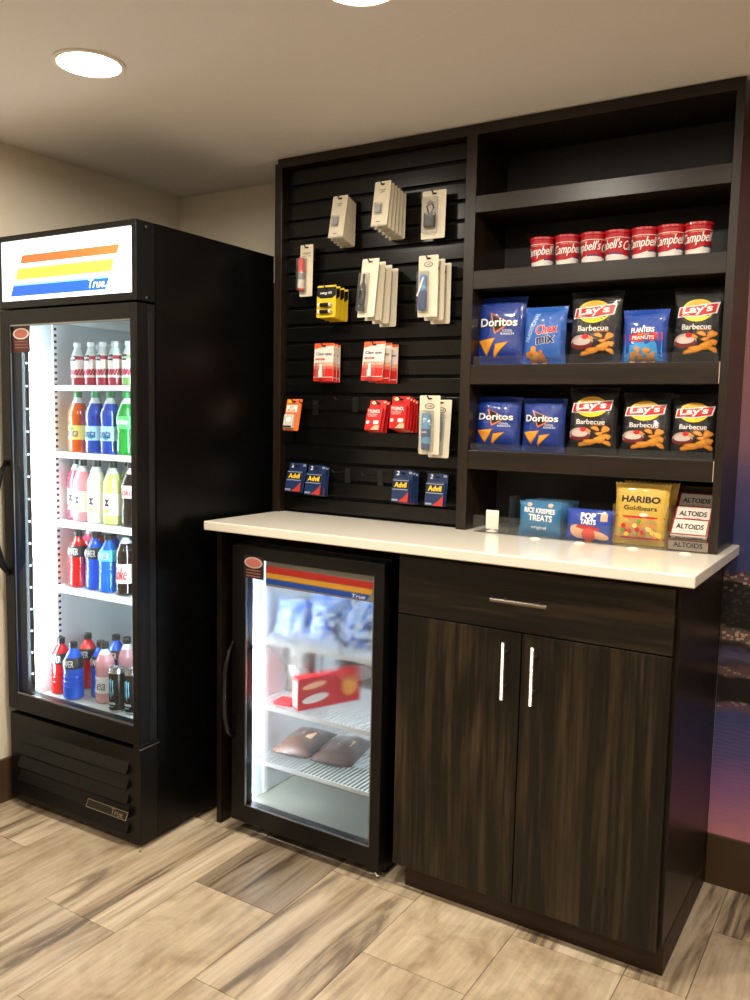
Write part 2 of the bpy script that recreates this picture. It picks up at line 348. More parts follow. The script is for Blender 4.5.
# recessed lights
M_lens = mat('lamp_lens', (255, 250, 240), .5); b = M_lens.node_tree.nodes['Principled BSDF']
b.inputs['Emission Color'].default_value = LAMP_C + (1,); b.inputs['Emission Strength'].default_value = LAMP_E
M_trim = mat('lamp_trim', (235, 228, 215), .5)
first = None
for i, (x, y) in enumerate(LAMPS):
    if not first:
        first = thing('recessed_light', 'round recessed ceiling downlight above the tall drink cooler', 'ceiling light', (x, y, CEIL), 0, 'ceiling downlights')
        MB().lathe([(.092, 0), (.092, -.004), (.088, -.006), (.081, -.006), (.078, -.001)], M_trim, 40).build('trim_ring', first)
        MB().lathe([(.078, -.001), (.078, -.0055), (.06, -.0075), (.0, -.0085)], M_lens, 40).build('lens', first)
    else:
        dup(first, (x, y, CEIL), label={1: 'round recessed ceiling downlight cut off by the top edge of the photo'}.get(i, 'round recessed ceiling downlight ' + ('added unseen over the right end of the countertop', 'added unseen right of the countertop by the mural', 'added unseen above the floor left of the viewer', 'added unseen just beside the viewer', 'added unseen right of the viewer', 'added unseen far behind the viewer', 'added unseen farthest away')[min(max(i - 2, 0), 6)]))

# ------------------------------------------------------------------ COUNTER, CABINET, HUTCH
H = 1.0603
ct = MB().box(-1.5606, 0, -.6218, -.001, H - .0301, H, MATS['quartz_counter'], .003).build('countertop')
tag(ct, 'long cream quartz countertop over the small fridge and cabinet', 'countertop')
ep = MB().box(-1.5453, -1.5255, -.5741, -.001, 0, H - .0305, M_side, .001).build('end_panel')
tag(ep, 'dark upright wood panel under the left end of the countertop', 'panel')

cab = thing('base_cabinet', 'dark wood base cabinet with one drawer above two doors', 'cabinet', (-.44, -.3, 0))
def cbox(mb, x0, x1, y0, y1, z0, z1, m, bev=0): return mb.box(x0 + .44, x1 + .44, y0 + .3, y1 + .3, z0, z1, m, bev)
mb = MB(); cbox(mb, -.8281, -.8101, -.5643, -.002, .0846, 1.0295, M_side); cbox(mb, -.0579, -.0399, -.5643, -.002, .0846, 1.0295, M_side)
cbox(mb, -.8101, -.0579, -.5643, -.002, .0846, .103, M_side); cbox(mb, -.8101, -.0579, -.02, -.002, .103, 1.0295, M_side)
cbox(mb, -.8101, -.0579, -.5643, -.02, 1.012, 1.0295, M_blk); cbox(mb, -.8101, -.0579, -.555, -.03, .84, .856, M_side)
mb.build('carcass', cab)
mb = MB(); cbox(mb, -.8027, -.0385, -.5463, -.53, 0, .0846, M_toe); cbox(mb, -.0545, -.0385, -.53, -.003, 0, .0846, M_toe); cbox(mb, -.8027, -.787, -.53, -.003, 0, .0846, M_toe)
mb.build('toe_kick', cab)
def bar_handle(name, x, z, horiz, ln, parent, off):
    mb = MB(); y = -.584 - .032 + .3
    if horiz:
        mb.tube([(x + .44 - ln / 2, y, z), (x + .44 + ln / 2, y, z)], .0058, M_steel, 14)
        for s in (-1, 1): mb.tube([(x + .44 + s * off, y, z), (x + .44 + s * off, y + .032, z)], .0045, M_steel, 10)
    else:
        mb.tube([(x + .44, y, z - ln / 2), (x + .44, y, z + ln / 2)], .0058, M_steel, 14)
        for s in (-1, 1): mb.tube([(x + .44, y, z + s * off), (x + .44, y + .032, z + s * off)], .0045, M_steel, 10)
    o = mb.build(name, parent); o['label'] = 'brushed metal bar handle'; return o
mb = MB(); cbox(mb, -.8265, -.0503, -.5843, -.5655, .8495, 1.0161, M_front_h, .001); d = mb.build('drawer', cab)
bar_handle('drawer_handle', -.443, .934, True, .158, d, .048)
mb = MB(); cbox(mb, -.8265, -.4428, -.5843, -.5655, .0797, .8455, M_front_v, .001); d = mb.build('door', cab); bar_handle('door_handle', -.481, .743, False, .158, d, .048)
mb = MB(); cbox(mb, -.4394, -.0503, -.5843, -.5655, .0797, .8455, M_front_v, .001); d = mb.build('door', cab); bar_handle('door_handle', -.398, .743, False, .158, d, .048)

HX0, HX1 = -1.5717, -.0192
hu = thing('display_hutch', 'dark wood wall unit with slatwall left and open shelves right', 'shelving', (-.8, -.12, H))
def hb(mb, x0, x1, y0, y1, z0, z1, m, bev=0): return mb.box(x0 + .8, x1 + .8, y0 + .12, y1 + .12, z0 - H, z1 - H, m, bev)
for x0, x1 in ((HX0, -1.540), (-.8169, -.7816), (-.0413, HX1)):
    hb(MB(), x0, x1, -.2481, -.002, H, 2.2985, M_framev, .001).build({HX0: 'side_panel', -.8169: 'divider'}.get(x0, 'side_panel'), hu)
mb = MB(); hb(mb, -1.540, -.8169, -.2475, -.002, 2.283, 2.2985, M_frame); hb(mb, -.7816, -.0413, -.2475, -.002, 2.283, 2.2985, M_frame); mb.build('top_panel', hu)
hb(MB(), HX0 + .003, HX1 - .003, -.235, -.002, 2.2985, CEIL - .0005, M_framev).build('scribe_strip', hu)
mb = MB(); hb(mb, -1.540, -.8169, -.199, -.19, H, 2.283, M_groove)
zs = [2.2815 - .0609 * k for k in range(0, 21)]
for k in range(20):
    z1 = zs[k] - .0065; z0 = max(zs[k + 1] + .0065, H)
    hb(mb, -1.540, -.8169, -.2150, -.199, z0, z1, M_slat, .0008)
hb(mb, -1.540, -.8169, -.2150, -.199, H, zs[20] - .0065, M_slat)
mb.build('slat_panel', hu)
hb(MB(), -.7816, -.0413, -.012, -.002, H, 2.283, M_bayback).build('back_panel', hu)
for z0, z1 in ((2.0489, 2.0999), (1.8173, 1.8734), (1.5242, 1.5843), (1.2581, 1.3168)):
    hb(MB(), -.7813, -.0416, -.2481, -.012, z0, z1, M_frame, .0012).build('shelf', hu)
mb = MB()
for z0, z1 in ((1.5255, 1.583), (1.2595, 1.3155)): hb(mb, -.0433, -.0417, -.2486, -.2480, z0, z1, mat('edge_band', (190, 175, 150), .5))
mb.build('edge_banding', hu)

# acrylic trays
def tray(name, label, x0, x1, zf, zb, hfr, divs, hd, y0=-.2478, y1=-.06):
    t = thing(name, label, 'shelf tray', ((x0 + x1) / 2, (y0 + y1) / 2, zb)); cx, cy = (x0 + x1) / 2, (y0 + y1) / 2
    MB().box(x0 - cx, x1 - cx, y0 - cy, y1 - cy, 0, .002, M_acr).build('tray_base', t)
    MB().box(x0 - cx, x1 - cx, y0 - cy, y0 - cy + .0025, .002, hfr, M_acr).build('front_lip', t)
    for d in divs: MB().box(d - cx - .001, d - cx + .001, y0 - cy + .004, y1 - cy, .0025, hd, M_acr).build('divider', t)
    return t
tray('acrylic_tray', 'clear acrylic tray with dividers on the upper chip shelf', -.775, -.048, 0, 1.5845, .027, [-.633, -.493, -.337, -.19], .1, -.243)
tray('acrylic_tray', 'clear acrylic tray with dividers on the lower chip shelf', -.775, -.048, 0, 1.3170, .022, [-.634, -.49, -.327, -.18], .09, -.243)
tray('acrylic_tray', 'clear acrylic tray with tall dividers on the countertop below the shelves', -.745, -.045, 0, H, .056, [-.625, -.461, -.306, -.158], .122, -.268)

# ------------------------------------------------------------------ TALL COOLER
ck = thing('display_cooler', 'tall black upright drink cooler with glass door and lit striped sign', 'refrigerator', (-1.611, -.8613, 0), .0243)
CW = .6502; CDp = .68; CH = 1.995
mb = MB()
mb.box(-CW, -CW + .035, .082, CDp, .02, CH, M_black); mb.box(-.035, 0, .082, CDp, .02, CH, M_black)
mb.box(-CW + .035, -.035, CDp - .03, CDp, .02, CH, M_black); mb.box(-CW + .035, -.035, .082, CDp - .03, 1.74, CH, M_black); mb.box(-CW + .035, -.035, .082, CDp - .03, .02, .36, M_black)
mb.build('cabinet_body', ck)
mb = MB()
mb.box(-CW + .0352, -CW + .05, .083, CDp - .04, .3605, 1.739, M_whitei); mb.box(-.05, -.0352, .083, CDp - .04, .3605, 1.739, M_whitei)
mb.box(-CW + .05, -.05, .6, CDp - .04, .3605, 1.739, M_shadei); mb.box(-CW + .05, -.05, .083, .6, 1.725, 1.739, M_shadei); mb.box(-CW + .05, -.05, .083, .6, .3605, .385, M_shadei)
# perforated shelf standards at the rear corners
for x in (-CW + .051, -.057):
    mb.box(x, x + .006, .575, .6, .39, 1.72, M_wire)
    for k in range(60): mb.box(x + .006, x + .0066, .582, .592, .40 + k * .022, .409 + k * .022, M_blk)
    mb.box(x, x + .006, .17, .19, .39, 1.72, M_wire)
    for k in range(60): mb.box(x + .006, x + .0066, .175, .186, .40 + k * .022, .409 + k * .022, M_blk)
mb.build('liner', ck)
# header with lit sign
mb = MB(); z0, z1 = 1.755, CH
mb.box(-CW, 0, .002, .08, z1 - .018, z1, M_blackp, .002); mb.box(-CW, 0, .002, .08, z0, z0 + .024, M_blackp, .002)
mb.box(-CW, -CW + .006, .002, .08, z0 + .02, z1 - .015, M_blackp); mb.box(-.020, 0, .002, .08, z0 + .02, z1 - .015, M_blackp, .002)
for z in (1.775, 1.975): mb.lathe([(.0, 0), (.004, 0), (.004, .001), (0, .0012)], M_steel, 10, (0, 0, 0))
hd = mb.build('header_frame', ck)
# screws on side
mb = MB()
for z in (1.766, 1.978):
    mb.add([(.0012 + 0, .043 + .004 * math.cos(a), z + .004 * math.sin(a)) for a in [2 * PI * i / 10 for i in range(10)]], [tuple(range(10))], M_steel)
mb.build('screw', hd)
M_sign = mat('lit_sign_white', (255, 255, 252), .3, emit=SIGN_E)
sg = MB().box(-CW + .006, -.0195, .008, .03, 1.7785, 1.9775, M_sign).build('sign_panel', ck); sg['label'] = 'backlit white sign panel'
A = Art(flat(.008))
def par(x0, x1, z0, z1, sl, m, l=1): A.poly([(x0 - sl, z0), (x1 - sl, z0), (x1, z1), (x0, z1)], m, l)
so = mat('lit_orange', (236, 104, 52), .3, emit=.95); sy = mat('lit_yellow', (255, 246, 70), .3, emit=1.1); sb = mat('lit_blue', (18, 92, 222), .3, emit=.9); sl = mat('lit_pale_blue', (120, 205, 250), .3, emit=1.0)
par(-.535, -.075, 1.9, 1.927, .012, so); par(-.56, -.10, 1.848, 1.885, .012, sy); par(-.583, -.121, 1.795, 1.834, .016, sl); par(-.583, -.124, 1.794, 1.828, .016, sb, 2)
A.build('stripes', sg)
A = Art(flat(.008)); A.text('True.', -.175, 1.8145, .085, .027, M_sign, 4, .25, .03); A.build('lettering', sg)
# door
DZ0, DZ1 = .352, 1.748
mb = MB()
mb.box(-CW - .002, -CW + .048, .0, .05, DZ0, DZ1, M_blackp, .003); mb.box(-.028, .001, .0, .05, DZ0, DZ1, M_blackp, .003)
mb.box(-CW + .045, -.027, .0, .05, 1.70, DZ1, M_blackp, .002); mb.box(-CW + .045, -.027, .0, .05, DZ0, .412, M_blackp, .002)
# gasket
mb.box(-CW + .01, -CW + .03, .05, .082, DZ0, DZ1, M_blk); mb.box(-.02, -.004, .05, .082, DZ0, DZ1, M_blk); mb.box(-CW + .02, -.01, .05, .082, 1.71, 1.735, M_blk); mb.box(-CW + .02, -.01, .05, .082, .365, .385, M_blk)
dr = mb.build('door_frame', ck)
mb = MB(); mb.box(-CW + .045, -.045 + .017, .003, .006, .412, .418, M_alu); mb.box(-CW + .045, -.028, .003, .006, 1.695, 1.70, M_alu); mb.box(-CW + .045, -CW + .05, .003, .006, .412, 1.70, M_alu)
mb.build('glass_bead', dr)
MB().box(-CW + .046, -.029, .012, .016, .405, 1.705, M_glass).build('door_glass', dr)
mb = MB(); mb.tube([(-.628, -.002, 1.235), (-.632, -.025, 1.20), (-.638, -.042, 1.12), (-.638, -.046, 1.03), (-.636, -.042, .94), (-.63, -.025, .87), (-.626, -.002, .84)], .011, M_blackp, 12); mb.build('door_handle', dr)
mb = MB(); mb.box(-.03, .003, .002, .082, .337, .352, M_blackp, .002); mb.box(.0, .0035, .0, .085, .3375, .341, M_steel); mb.build('hinge', ck)
mb = MB(); mb.box(0, .0025, .048, .07, .45, 1.72, mat('side_rail', (20, 20, 19), .4), .0005); mb.build('side_trim', ck)
# sticker
A = Art(flat(.0115)); stb = mat('sticker_brown', (84, 42, 34), .5); A.rect(-.600, -.508, 1.607, 1.697, stb, 1); A.ell(-.554, 1.670, .042, .019, M_white, 2); A.ell(-.554, 1.670, .034, .014, mat('sticker_salmon', (196, 110, 96), .5), 3)
for k in range(3): A.rect(-.588, -.52, 1.642 - k * .01, 1.646 - k * .01, mat('sticker_text', (150, 100, 88), .5), 2)
A.build('sticker', dr)
# LED strips
M_led = mat('cool_led', (222, 244, 255), .4, emit=LED_E); M_bead = mat('led_bead', (225, 240, 255), .4, emit=3.0)
def led(x, dirx, z0, z1, par_, M, yb=.05, nb=14, dx=.02):
    mb = MB()
    mb.box(x - dx / 2, x + dx / 2, yb, yb + .004, z0, z1, M_alu)
    st = mb.build('led_channel', par_)
    MB().box(x - dx / 2 + .002, x + dx / 2 - .002, yb + .0045, yb + .009, z0 + .01, z1 - .01, M).build('led_strip', st)
    b = MB()
    for k in range(nb): z = z0 + (k + .5) * (z1 - z0) / nb; b.lathe([(.0, 0), (.0032, 0), (.0032, .006), (0, .0062)], M_bead, 8, (x + dirx * .001, yb - .0025, z))
    b.build('led_bead', st)
led(-CW + .062, 1, .43, 1.69, ck, M_led, .056, 16); led(-.044, -1, .43, 1.69, ck, M_led, .056, 0 or 1)
# grille
mb = MB(); mb.box(-CW, -.0, .004, .082, .02, .335, M_blackp, .003)
for k in range(5):
    z = .285 - k * .05
    mb.add([(-CW + .055, .004, z), (-.05, .004, z), (-.05, -.012, z - .034), (-CW + .055, -.012, z - .034), (-CW + .055, .004, z - .038), (-.05, .004, z - .038)],
           [(0, 1, 2, 3), (3, 2, 5, 4), (0, 3, 4), (1, 5, 2)], M_blackp)
gr = mb.build('base_grille', ck)
A = Art(flat(-.0125)); A.poly([(-.240, .094), (-.05, .094), (-.037, .127), (-.227, .127)], M_steel, 1); A.poly([(-.236, .097), (-.053, .097), (-.042, .124), (-.225, .124)], M_blk, 2)
A.text('True', -.09, .112, .055, .024, M_steel, 3, .3, .03); A.build('badge', gr)['label'] = 'chrome outlined name badge'
mb = MB()
for x in (-CW + .05, -.05):
    for y in (.06, CDp - .06): mb.lathe([(.018, 0), (.018, .012), (.01, .022)], M_blackp, 12, (x, y, 0))
mb.build('foot', ck)
# shelves
SH = [(1.484, 1.499, .15), (1.247, 1.264, .15), (.998, 1.019, .15), (.757, .777, .15)]
for z0, z1, y in SH:
    mb = MB(); x0, x1 = -CW + .058, -.058
    mb.box(x0, x1, y, y + .006, z0, z1 + .004, M_wire, .001); mb.box(x0, x1, .57, .575, z0 + .006, z1, M_wire)
    mb.box(x0, x0 + .006, y, .575, z0 + .006, z1, M_wire); mb.box(x1 - .006, x1, y, .575, z0 + .006, z1, M_wire)
    mb.box(x0, x1, .36, .366, z1 - .008, z1 - .003, M_wire)
    k = x0 + .012
    while k < x1 - .01: mb.box(k, k + .004, y + .003, .572, z1 - .004, z1, M_wire); k += .0135
    mb.build('wire_shelf', ck)
# price channel tags along shelves are the white shelf fronts themselves

# ------------------------------------------------------------------ BOTTLES
cR, sR = math.cos(.0243), math.sin(.0243)
def ckw(a, b, z): return (-1.611 + a * cR - b * sR, -.8613 + a * sR + b * cR, z)
def bottle_prof(h, r, neck=.011, waist=.93, sh=.62):
    return [(r * .75, 0), (r * .97, .004), (r, .012), (r, h * .18), (r * waist, h * .34), (r * (waist + .02), h * .48), (r, h * sh), (r * .93, h * (sh + .07)), (r * .62, h * (sh + .19)), (neck * 1.15, h * .88), (neck, h * .92)]
def liquid(name, rgb, rough=.12):
    m_ = mat('liquid_' + name, rgb, rough, spec=.6); m_.node_tree.nodes['Principled BSDF'].inputs['Coat Weight'].default_value = .6
    return m_
BOT = {}
def make_bottle(kind, loc):
    P = dict(
        juice=dict(h=.152, r=.0255, c=(176, 46, 70), cap=(220, 225, 225), lab=(238, 232, 226), lz=(.20, .72), txt=('Minute', (30, 90, 50))),
        juice_apple=dict(h=.152, r=.0255, c=(120, 175, 90), cap=(210, 225, 210), lab=(238, 232, 226), lz=(.20, .72), txt=('Minute', (30, 90, 50))),
        orange=dict(h=.218, r=.036, c=(206, 78, 14), cap=(52, 120, 62), lab=(244, 206, 96), lz=(.22, .45), txt=('Fanta', (20, 30, 110))),
        blue_soda=dict(h=.218, r=.036, c=(8, 64, 170), cap=(60, 130, 80), lab=(170, 220, 240), lz=(.22, .45), txt=('Fanta', (20, 30, 110))),
        green_soda=dict(h=.218, r=.036, c=(20, 140, 50), cap=(40, 140, 70), lab=(80, 190, 100), lz=(.42, .62), txt=('Sprite', (240, 245, 250))),
        lemonade_pink=dict(h=.222, r=.0345, c=(236, 160, 170), cap=(30, 40, 34), lab=(232, 226, 214), lz=(.16, .5), txt=('M', (10, 10, 12))),
        lemonade_white=dict(h=.222, r=.0345, c=(240, 236, 226), cap=(30, 40, 34), lab=(240, 236, 220), lz=(.16, .5), txt=('M', (10, 10, 12))),
        lemonade_green=dict(h=.222, r=.0345, c=(206, 220, 130), cap=(30, 40, 34), lab=(238, 236, 214), lz=(.16, .5), txt=('M', (10, 10, 12))),
        berry=dict(h=.222, r=.0345, c=(196, 60, 84), cap=(30, 40, 34), lab=(226, 190, 190), lz=(.16, .5), txt=('M', (10, 10, 12))),
        cola=dict(h=.226, r=.0355, c=(16, 9, 9), cap=(28, 26, 28), lab=(212, 34, 36), lz=(.45, .64), txt=('Cola', (245, 245, 245))),
        diet_cola=dict(h=.226, r=.0355, c=(20, 13, 13), cap=(40, 40, 42), lab=(206, 208, 210), lz=(.20, .5), txt=('Coke', (196, 26, 36))),
        diet_white=dict(h=.226, r=.0355, c=(20, 13, 13), cap=(40, 40, 42), lab=(226, 222, 220), lz=(.45, .64), txt=('Coke', (214, 30, 40))),
        red_sport=dict(h=.205, r=.036, c=(214, 8, 16), cap=(24, 24, 26), lab=(30, 30, 34), lz=(.55, .74), txt=('POWER', (235, 235, 235))),
        blue_sport=dict(h=.205, r=.036, c=(0, 88, 220), cap=(24, 24, 26), lab=(30, 30, 34), lz=(.55, .74), txt=('POWER', (235, 235, 235))),
        cyan_sport=dict(h=.205, r=.036, c=(0, 112, 224), cap=(24, 24, 26), lab=(80, 200, 226), lz=(.55, .74), txt=('POWER', (235, 245, 250))),
        pink_tea=dict(h=.215, r=.0345, c=(206, 150, 158), cap=(40, 34, 34), lab=(226, 226, 230), lz=(.18, .45), txt=('Tea', (120, 120, 130))),
        pale_green=dict(h=.215, r=.0345, c=(176, 190, 140), cap=(40, 34, 34), lab=(200, 205, 190), lz=(.18, .45), txt=None),
    )[kind]
    if kind in BOT: return dup(BOT[kind], loc)
    t = thing({'juice': 'juice_bottle', 'juice_apple': 'juice_bottle', 'lemonade_pink': 'lemonade_bottle', 'lemonade_white': 'lemonade_bottle', 'lemonade_green': 'lemonade_bottle', 'berry': 'lemonade_bottle', 'red_sport': 'sports_drink_bottle', 'blue_sport': 'sports_drink_bottle', 'cyan_sport': 'sports_drink_bottle', 'pink_tea': 'tea_bottle', 'pale_green': 'tea_bottle'}.get(kind, 'soda_bottle'), '', 'bottle', loc, .0243)
    h, r = P['h'], P['r']; prof = bottle_prof(h, r); m_ = liquid(kind, P['c']); gl = mat('bottle_plastic', (205, 215, 215), .1)
    mats = [m_] * (len(prof) - 3) + [gl] * 2
    if 'sport' in kind: mats = [m_] * (len(prof) - 1)
    if kind.startswith('juice') : mats = [m_] * (len(prof) - 4) + [gl] * 3
    fixn(MB().lathe(prof, m_, 22, mats=mats).build('bottle_body', t))
    MB().lathe([(.0135, h * .90), (.0145, h * .905), (.0145, h * .985), (.0135, h)], mat('cap_%d_%d_%d' % P['cap'], P['cap'], .4), 18).build('cap', t)
    z0, z1 = P['lz'][0] * h, P['lz'][1] * h; rr = r * 1.004
    def surf(x, z, e):
        # radius follows the bottle profile
        for (ra, za), (rb, zb) in zip(prof, prof[1:]):
            if za <= z <= zb: q = ra + (rb - ra) * (z - za) / max(zb - za, 1e-6); break
        else: q = r
        q += .0006 + e
        return (q * math.sin(x / r), -q * math.cos(x / r), z)
    lm = mat('label_%d_%d_%d' % P['lab'], P['lab'], .4)
    mb = MB(); n = 26; zz = [z0 + (z1 - z0) * k / 4 for k in range(5)]
    vs = [surf(2 * PI * r * i / n, z, 0) for z in zz for i in range(n)]
    mb.add(vs, [(k * n + i, k * n + (i + 1) % n, (k + 1) * n + (i + 1) % n, (k + 1) * n + i) for k in range(4) for i in range(n)], lm, True)
    lb = mb.build('label', t)
    if P['txt']:
        A = Art(surf); tx, tcol = P['txt']; tm = mat('ink_%d_%d_%d' % tcol, tcol, .4); zc = (z0 + z1) / 2; hh = (z1 - z0)
        if tx == 'M':
            A.text('M', .004, zc + .006, hh * .36, .019, tm, 1, 0, .035, -PI / 2)
            A.ell(.004, z0 + hh * .2, .009, .006, mat('lemon', (240, 220, 60), .4), 1); A.ell(-.012, z0 + hh * .15, .006, .008, liquid(kind, P['c']), 1)
        elif kind.startswith('juice'):
            A.rect(-.012, .012, z1 - .022, z1 - .002, M_blk, 1); A.text('Minute Maid', 0, z1 - .012, .022, .008, M_white, 2)
            for k in range(9): A.ell(-.014 + .0035 * k, z0 + .012 + .006 * (k % 3), .0048, .0048, mat('berry_ink', (172, 24, 60), .4), 1 + .3 * (k % 3))
            for k in range(8): A.ell(-.038 + .0035 * k, z0 + .012 + .007 * (k % 3), .0048, .0048, MATS['berry_ink'], 1)
            for k in range(8): A.ell(.018 + .0035 * k, z0 + .012 + .007 * (k % 3), .0048, .0048, MATS['berry_ink'], 1)
        else:
            A.text(tx, .002, zc, min(r * 1.7, .058), hh * .62, tm, 2, .15 if tx != 'POWER' else 0, .03)
            if kind == 'orange': A.ell(.0, zc + .014, .012, .008, mat('leaf_ink', (60, 140, 60), .4), 1)
            if kind in ('blue_soda',): A.ell(.012, zc - .012, .012, .009, mat('cyan_ink', (60, 170, 220), .4), 1)
        A.build('lettering', lb)
    # grip ribs of sports bottles
    if 'sport' in kind:
        mb = MB()
        for k in range(4): mb.lathe([(r * .985, 0), (r * 1.012, .003), (r * .985, .006)], m_, 22, (0, 0, h * (.12 + .09 * k)))
        mb.build('grip_rings', t)
    BOT[kind] = t; return t
def row(items, z, group):
    for kind, a, b, lab in items:
        o = make_bottle(kind, ckw(a, b, z)); o['label'] = lab; o['category'] = 'bottle'; o['group'] = group
        if 'group' in o and not group: del o['group']
COOL_ROWS = [
 ([('juice', -.485, .19, 'small berry juice bottle on the top cooler shelf, leftmost of the row'), ('juice', -.415, .19, 'small berry juice bottle on the top cooler shelf, second from the left'),
   ('juice', -.358, .19, 'small berry juice bottle on the top cooler shelf, middle of the five'), ('juice', -.298, .19, 'small berry juice bottle on the top cooler shelf, left of the green topped one'),
   ('juice_apple', -.232, .19, 'small juice bottle with green shoulders at the right end of the top cooler shelf')], 1.5, 'juice bottles on the top cooler shelf'),
 ([('orange', -.4975, .197, 'orange soda bottle with a yellow label on the second cooler shelf'), ('blue_soda', -.409, .197, 'blue soda bottle next to the orange soda bottle'),
   ('blue_soda', -.333, .197, 'blue soda bottle next to the green soda bottles'), ('green_soda', -.252, .197, 'green soda bottle standing next to the blue ones'), ('green_soda', -.176, .197, 'green soda bottle half hidden by the cooler door edge')], 1.265, 'soda bottles on the second cooler shelf'),
 ([('berry', -.556, .235, 'dark pink bottle at the left end of the third cooler shelf'), ('lemonade_pink', -.478, .197, 'pink lemonade bottle on the third cooler shelf'), ('lemonade_white', -.405, .197, 'white lemonade bottle on the third cooler shelf'),
   ('lemonade_green', -.325, .197, 'yellow green lemonade bottle on the third cooler shelf'), ('diet_white', -.232, .197, 'dark cola bottle with a white and red label on the third cooler shelf')], 1.02, 'bottles on the third cooler shelf'),
 ([('berry', -.56, .30, 'dark red bottle in the back left corner of the fourth cooler shelf'), ('red_sport', -.508, .197, 'bright red sports drink bottle on the fourth cooler shelf'), ('blue_sport', -.427, .205, 'blue sports drink bottle next to the bright red one'),
   ('cyan_sport', -.35, .197, 'blue sports drink bottle with a light blue label'), ('diet_cola', -.263, .197, 'dark cola bottle with a silver label on the fourth cooler shelf'), ('cola', -.182, .197, 'dark cola bottle with a red label cut by the cooler door edge')], .778, 'bottles on the fourth cooler shelf'),
 ([('red_sport', -.552, .15, 'dark capped red sports drink bottle on the cooler floor at the left'), ('blue_sport', -.468, .135, 'bright blue sports drink bottle at the front of the cooler floor'), ('blue_sport', -.40, .20, 'blue sports drink bottle on the cooler floor behind the bright blue one'),
   ('pink_tea', -.345, .17, 'pale pink bottle on the cooler floor beside the black cans'), ('red_sport', -.52, .245, 'red sports drink bottle on the cooler floor, second from the front'), ('pink_tea', -.33, .26, 'pale pink bottle on the cooler floor behind the front pink one'),
   ('pale_green', -.24, .25, 'pale green bottle on the cooler floor behind the black cans'), ('blue_sport', -.42, .29, 'blue sports drink bottle farthest back on the cooler floor'), ('pale_green', -.26, .34, 'pale green bottle farthest back on the cooler floor')], .3855, 'bottles on the cooler floor')]
for it, z, g in COOL_ROWS: row(it, z, g)
# back rows, seen between the front bottles
for kinds, z, nm in ((['juice'] * 4 + ['juice_apple'], 1.5, 'top cooler shelf'), (['orange', 'blue_soda', 'blue_soda', 'green_soda', 'green_soda'], 1.265, 'second cooler shelf'), (['lemonade_pink', 'lemonade_white', 'lemonade_green', 'diet_white'], 1.02, 'third cooler shelf'), (['red_sport', 'blue_sport', 'cyan_sport', 'diet_cola'], .778, 'fourth cooler shelf')):
    for k, kd in enumerate(kinds):
        a0 = -.485 if z == 1.5 else -.4975
        step = .064 if z == 1.5 else .0785 if z == 1.265 else .082
        words = ['leftmost', 'second from the left', 'third from the left', 'fourth from the left', 'fifth from the left'][k]
        o = make_bottle(kd, ckw(a0 + .002 + step * k, .275, z)); tag(o, '%s, second row back, %s, %s' % ({'juice': 'small berry juice bottle', 'juice_apple': 'small green topped juice bottle', 'orange': 'orange soda bottle', 'blue_soda': 'blue soda bottle', 'green_soda': 'green soda bottle', 'lemonade_pink': 'pink lemonade bottle', 'lemonade_white': 'white lemonade bottle', 'lemonade_green': 'yellow green lemonade bottle', 'diet_white': 'dark cola bottle', 'red_sport': 'red sports drink bottle', 'blue_sport': 'blue sports drink bottle', 'cyan_sport': 'light blue sports drink bottle', 'diet_cola': 'dark cola bottle'}[kd], nm, words), 'bottle', 'bottles in the second row of the tall cooler')
# energy drink cans
can = thing('energy_drink_can', 'black energy drink can with blue claw mark at the front of the cooler floor', 'can', ckw(-.236, .125, .3855), .0243, 'energy drink cans')
r_ = .0275; mc = mat('can_black', (20, 20, 22), .25, .3); ma = mat('can_rim', (190, 192, 196), .25, 1)
fixn(MB().lathe([(.021, 0), (.0265, .005), (r_, .010), (r_, .138), (.0255, .148), (.0245, .1545), (.0235, .1545), (.023, .151)], mc, 24, mats=[ma, ma, mc, ma, ma, ma, ma]).build('can_body', can))
MB().tube([(-.006, -.004, .153), (0, .004, .1535), (.006, -.004, .153)], .0018, ma, 6).build('pull_tab', can)
A = Art(cyl(r_ + .0004)); cb = mat('claw_blue', (110, 190, 225), .35)
for k, (x, zt, zb) in enumerate(((-.008, .112, .052), (0, .116, .042), (.008, .112, .058))):
    A.poly([(x - .0035, zt), (x + .003, zt + .006), (x + .001, (zt + zb) / 2), (x + .0035, (zt + zb) / 2 - .006), (x + .001, zb), (x - .001, (zt + zb) / 2 - .004)], cb, 1)
A.text('MONSTER', 0, .034, .034, .008, M_white, 1); A.text('ENERGY', 0, .023, .022, .005, cb, 1); A.build('logo', can)
dup(can, ckw(-.176, .14, .3855), label='black energy drink can on the cooler floor, cut by the door edge')
dup(can, ckw(-.185, .205, .3855), label='black energy drink can on the cooler floor, second row back')

# ------------------------------------------------------------------ SMALL UNDERCOUNTER FRIDGE
sf = thing('undercounter_fridge', 'small black undercounter fridge with lit glass door and striped banner', 'refrigerator', (-1.165, -.3, 0))
SX, SY = 1.165, .3
def sbx(mb, x0, x1, y0, y1, z0, z1, m, bev=0): return mb.box(x0 + SX, x1 + SX, y0 + SY, y1 + SY, z0, z1, m, bev)
mb = MB(); sbx(mb, -1.458, -1.436, -.548, -.05, .05, .995, M_black); sbx(mb, -.895, -.872, -.548, -.05, .05, .995, M_black)
sbx(mb, -1.436, -.895, -.075, -.05, .05, .995, M_black); sbx(mb, -1.436, -.895, -.548, -.075, .955, .995, M_black); sbx(mb, -1.436, -.895, -.548, -.075, .05, .085, M_black); mb.build('cabinet_body', sf)
mb = MB(); sbx(mb, -1.4355, -1.425, -.547, -.09, .0855, .9545, M_whitei); sbx(mb, -.906, -.8955, -.547, -.09, .0855, .9545, M_whitei); sbx(mb, -1.425, -.906, -.1, -.09, .0855, .9545, M_whitei)
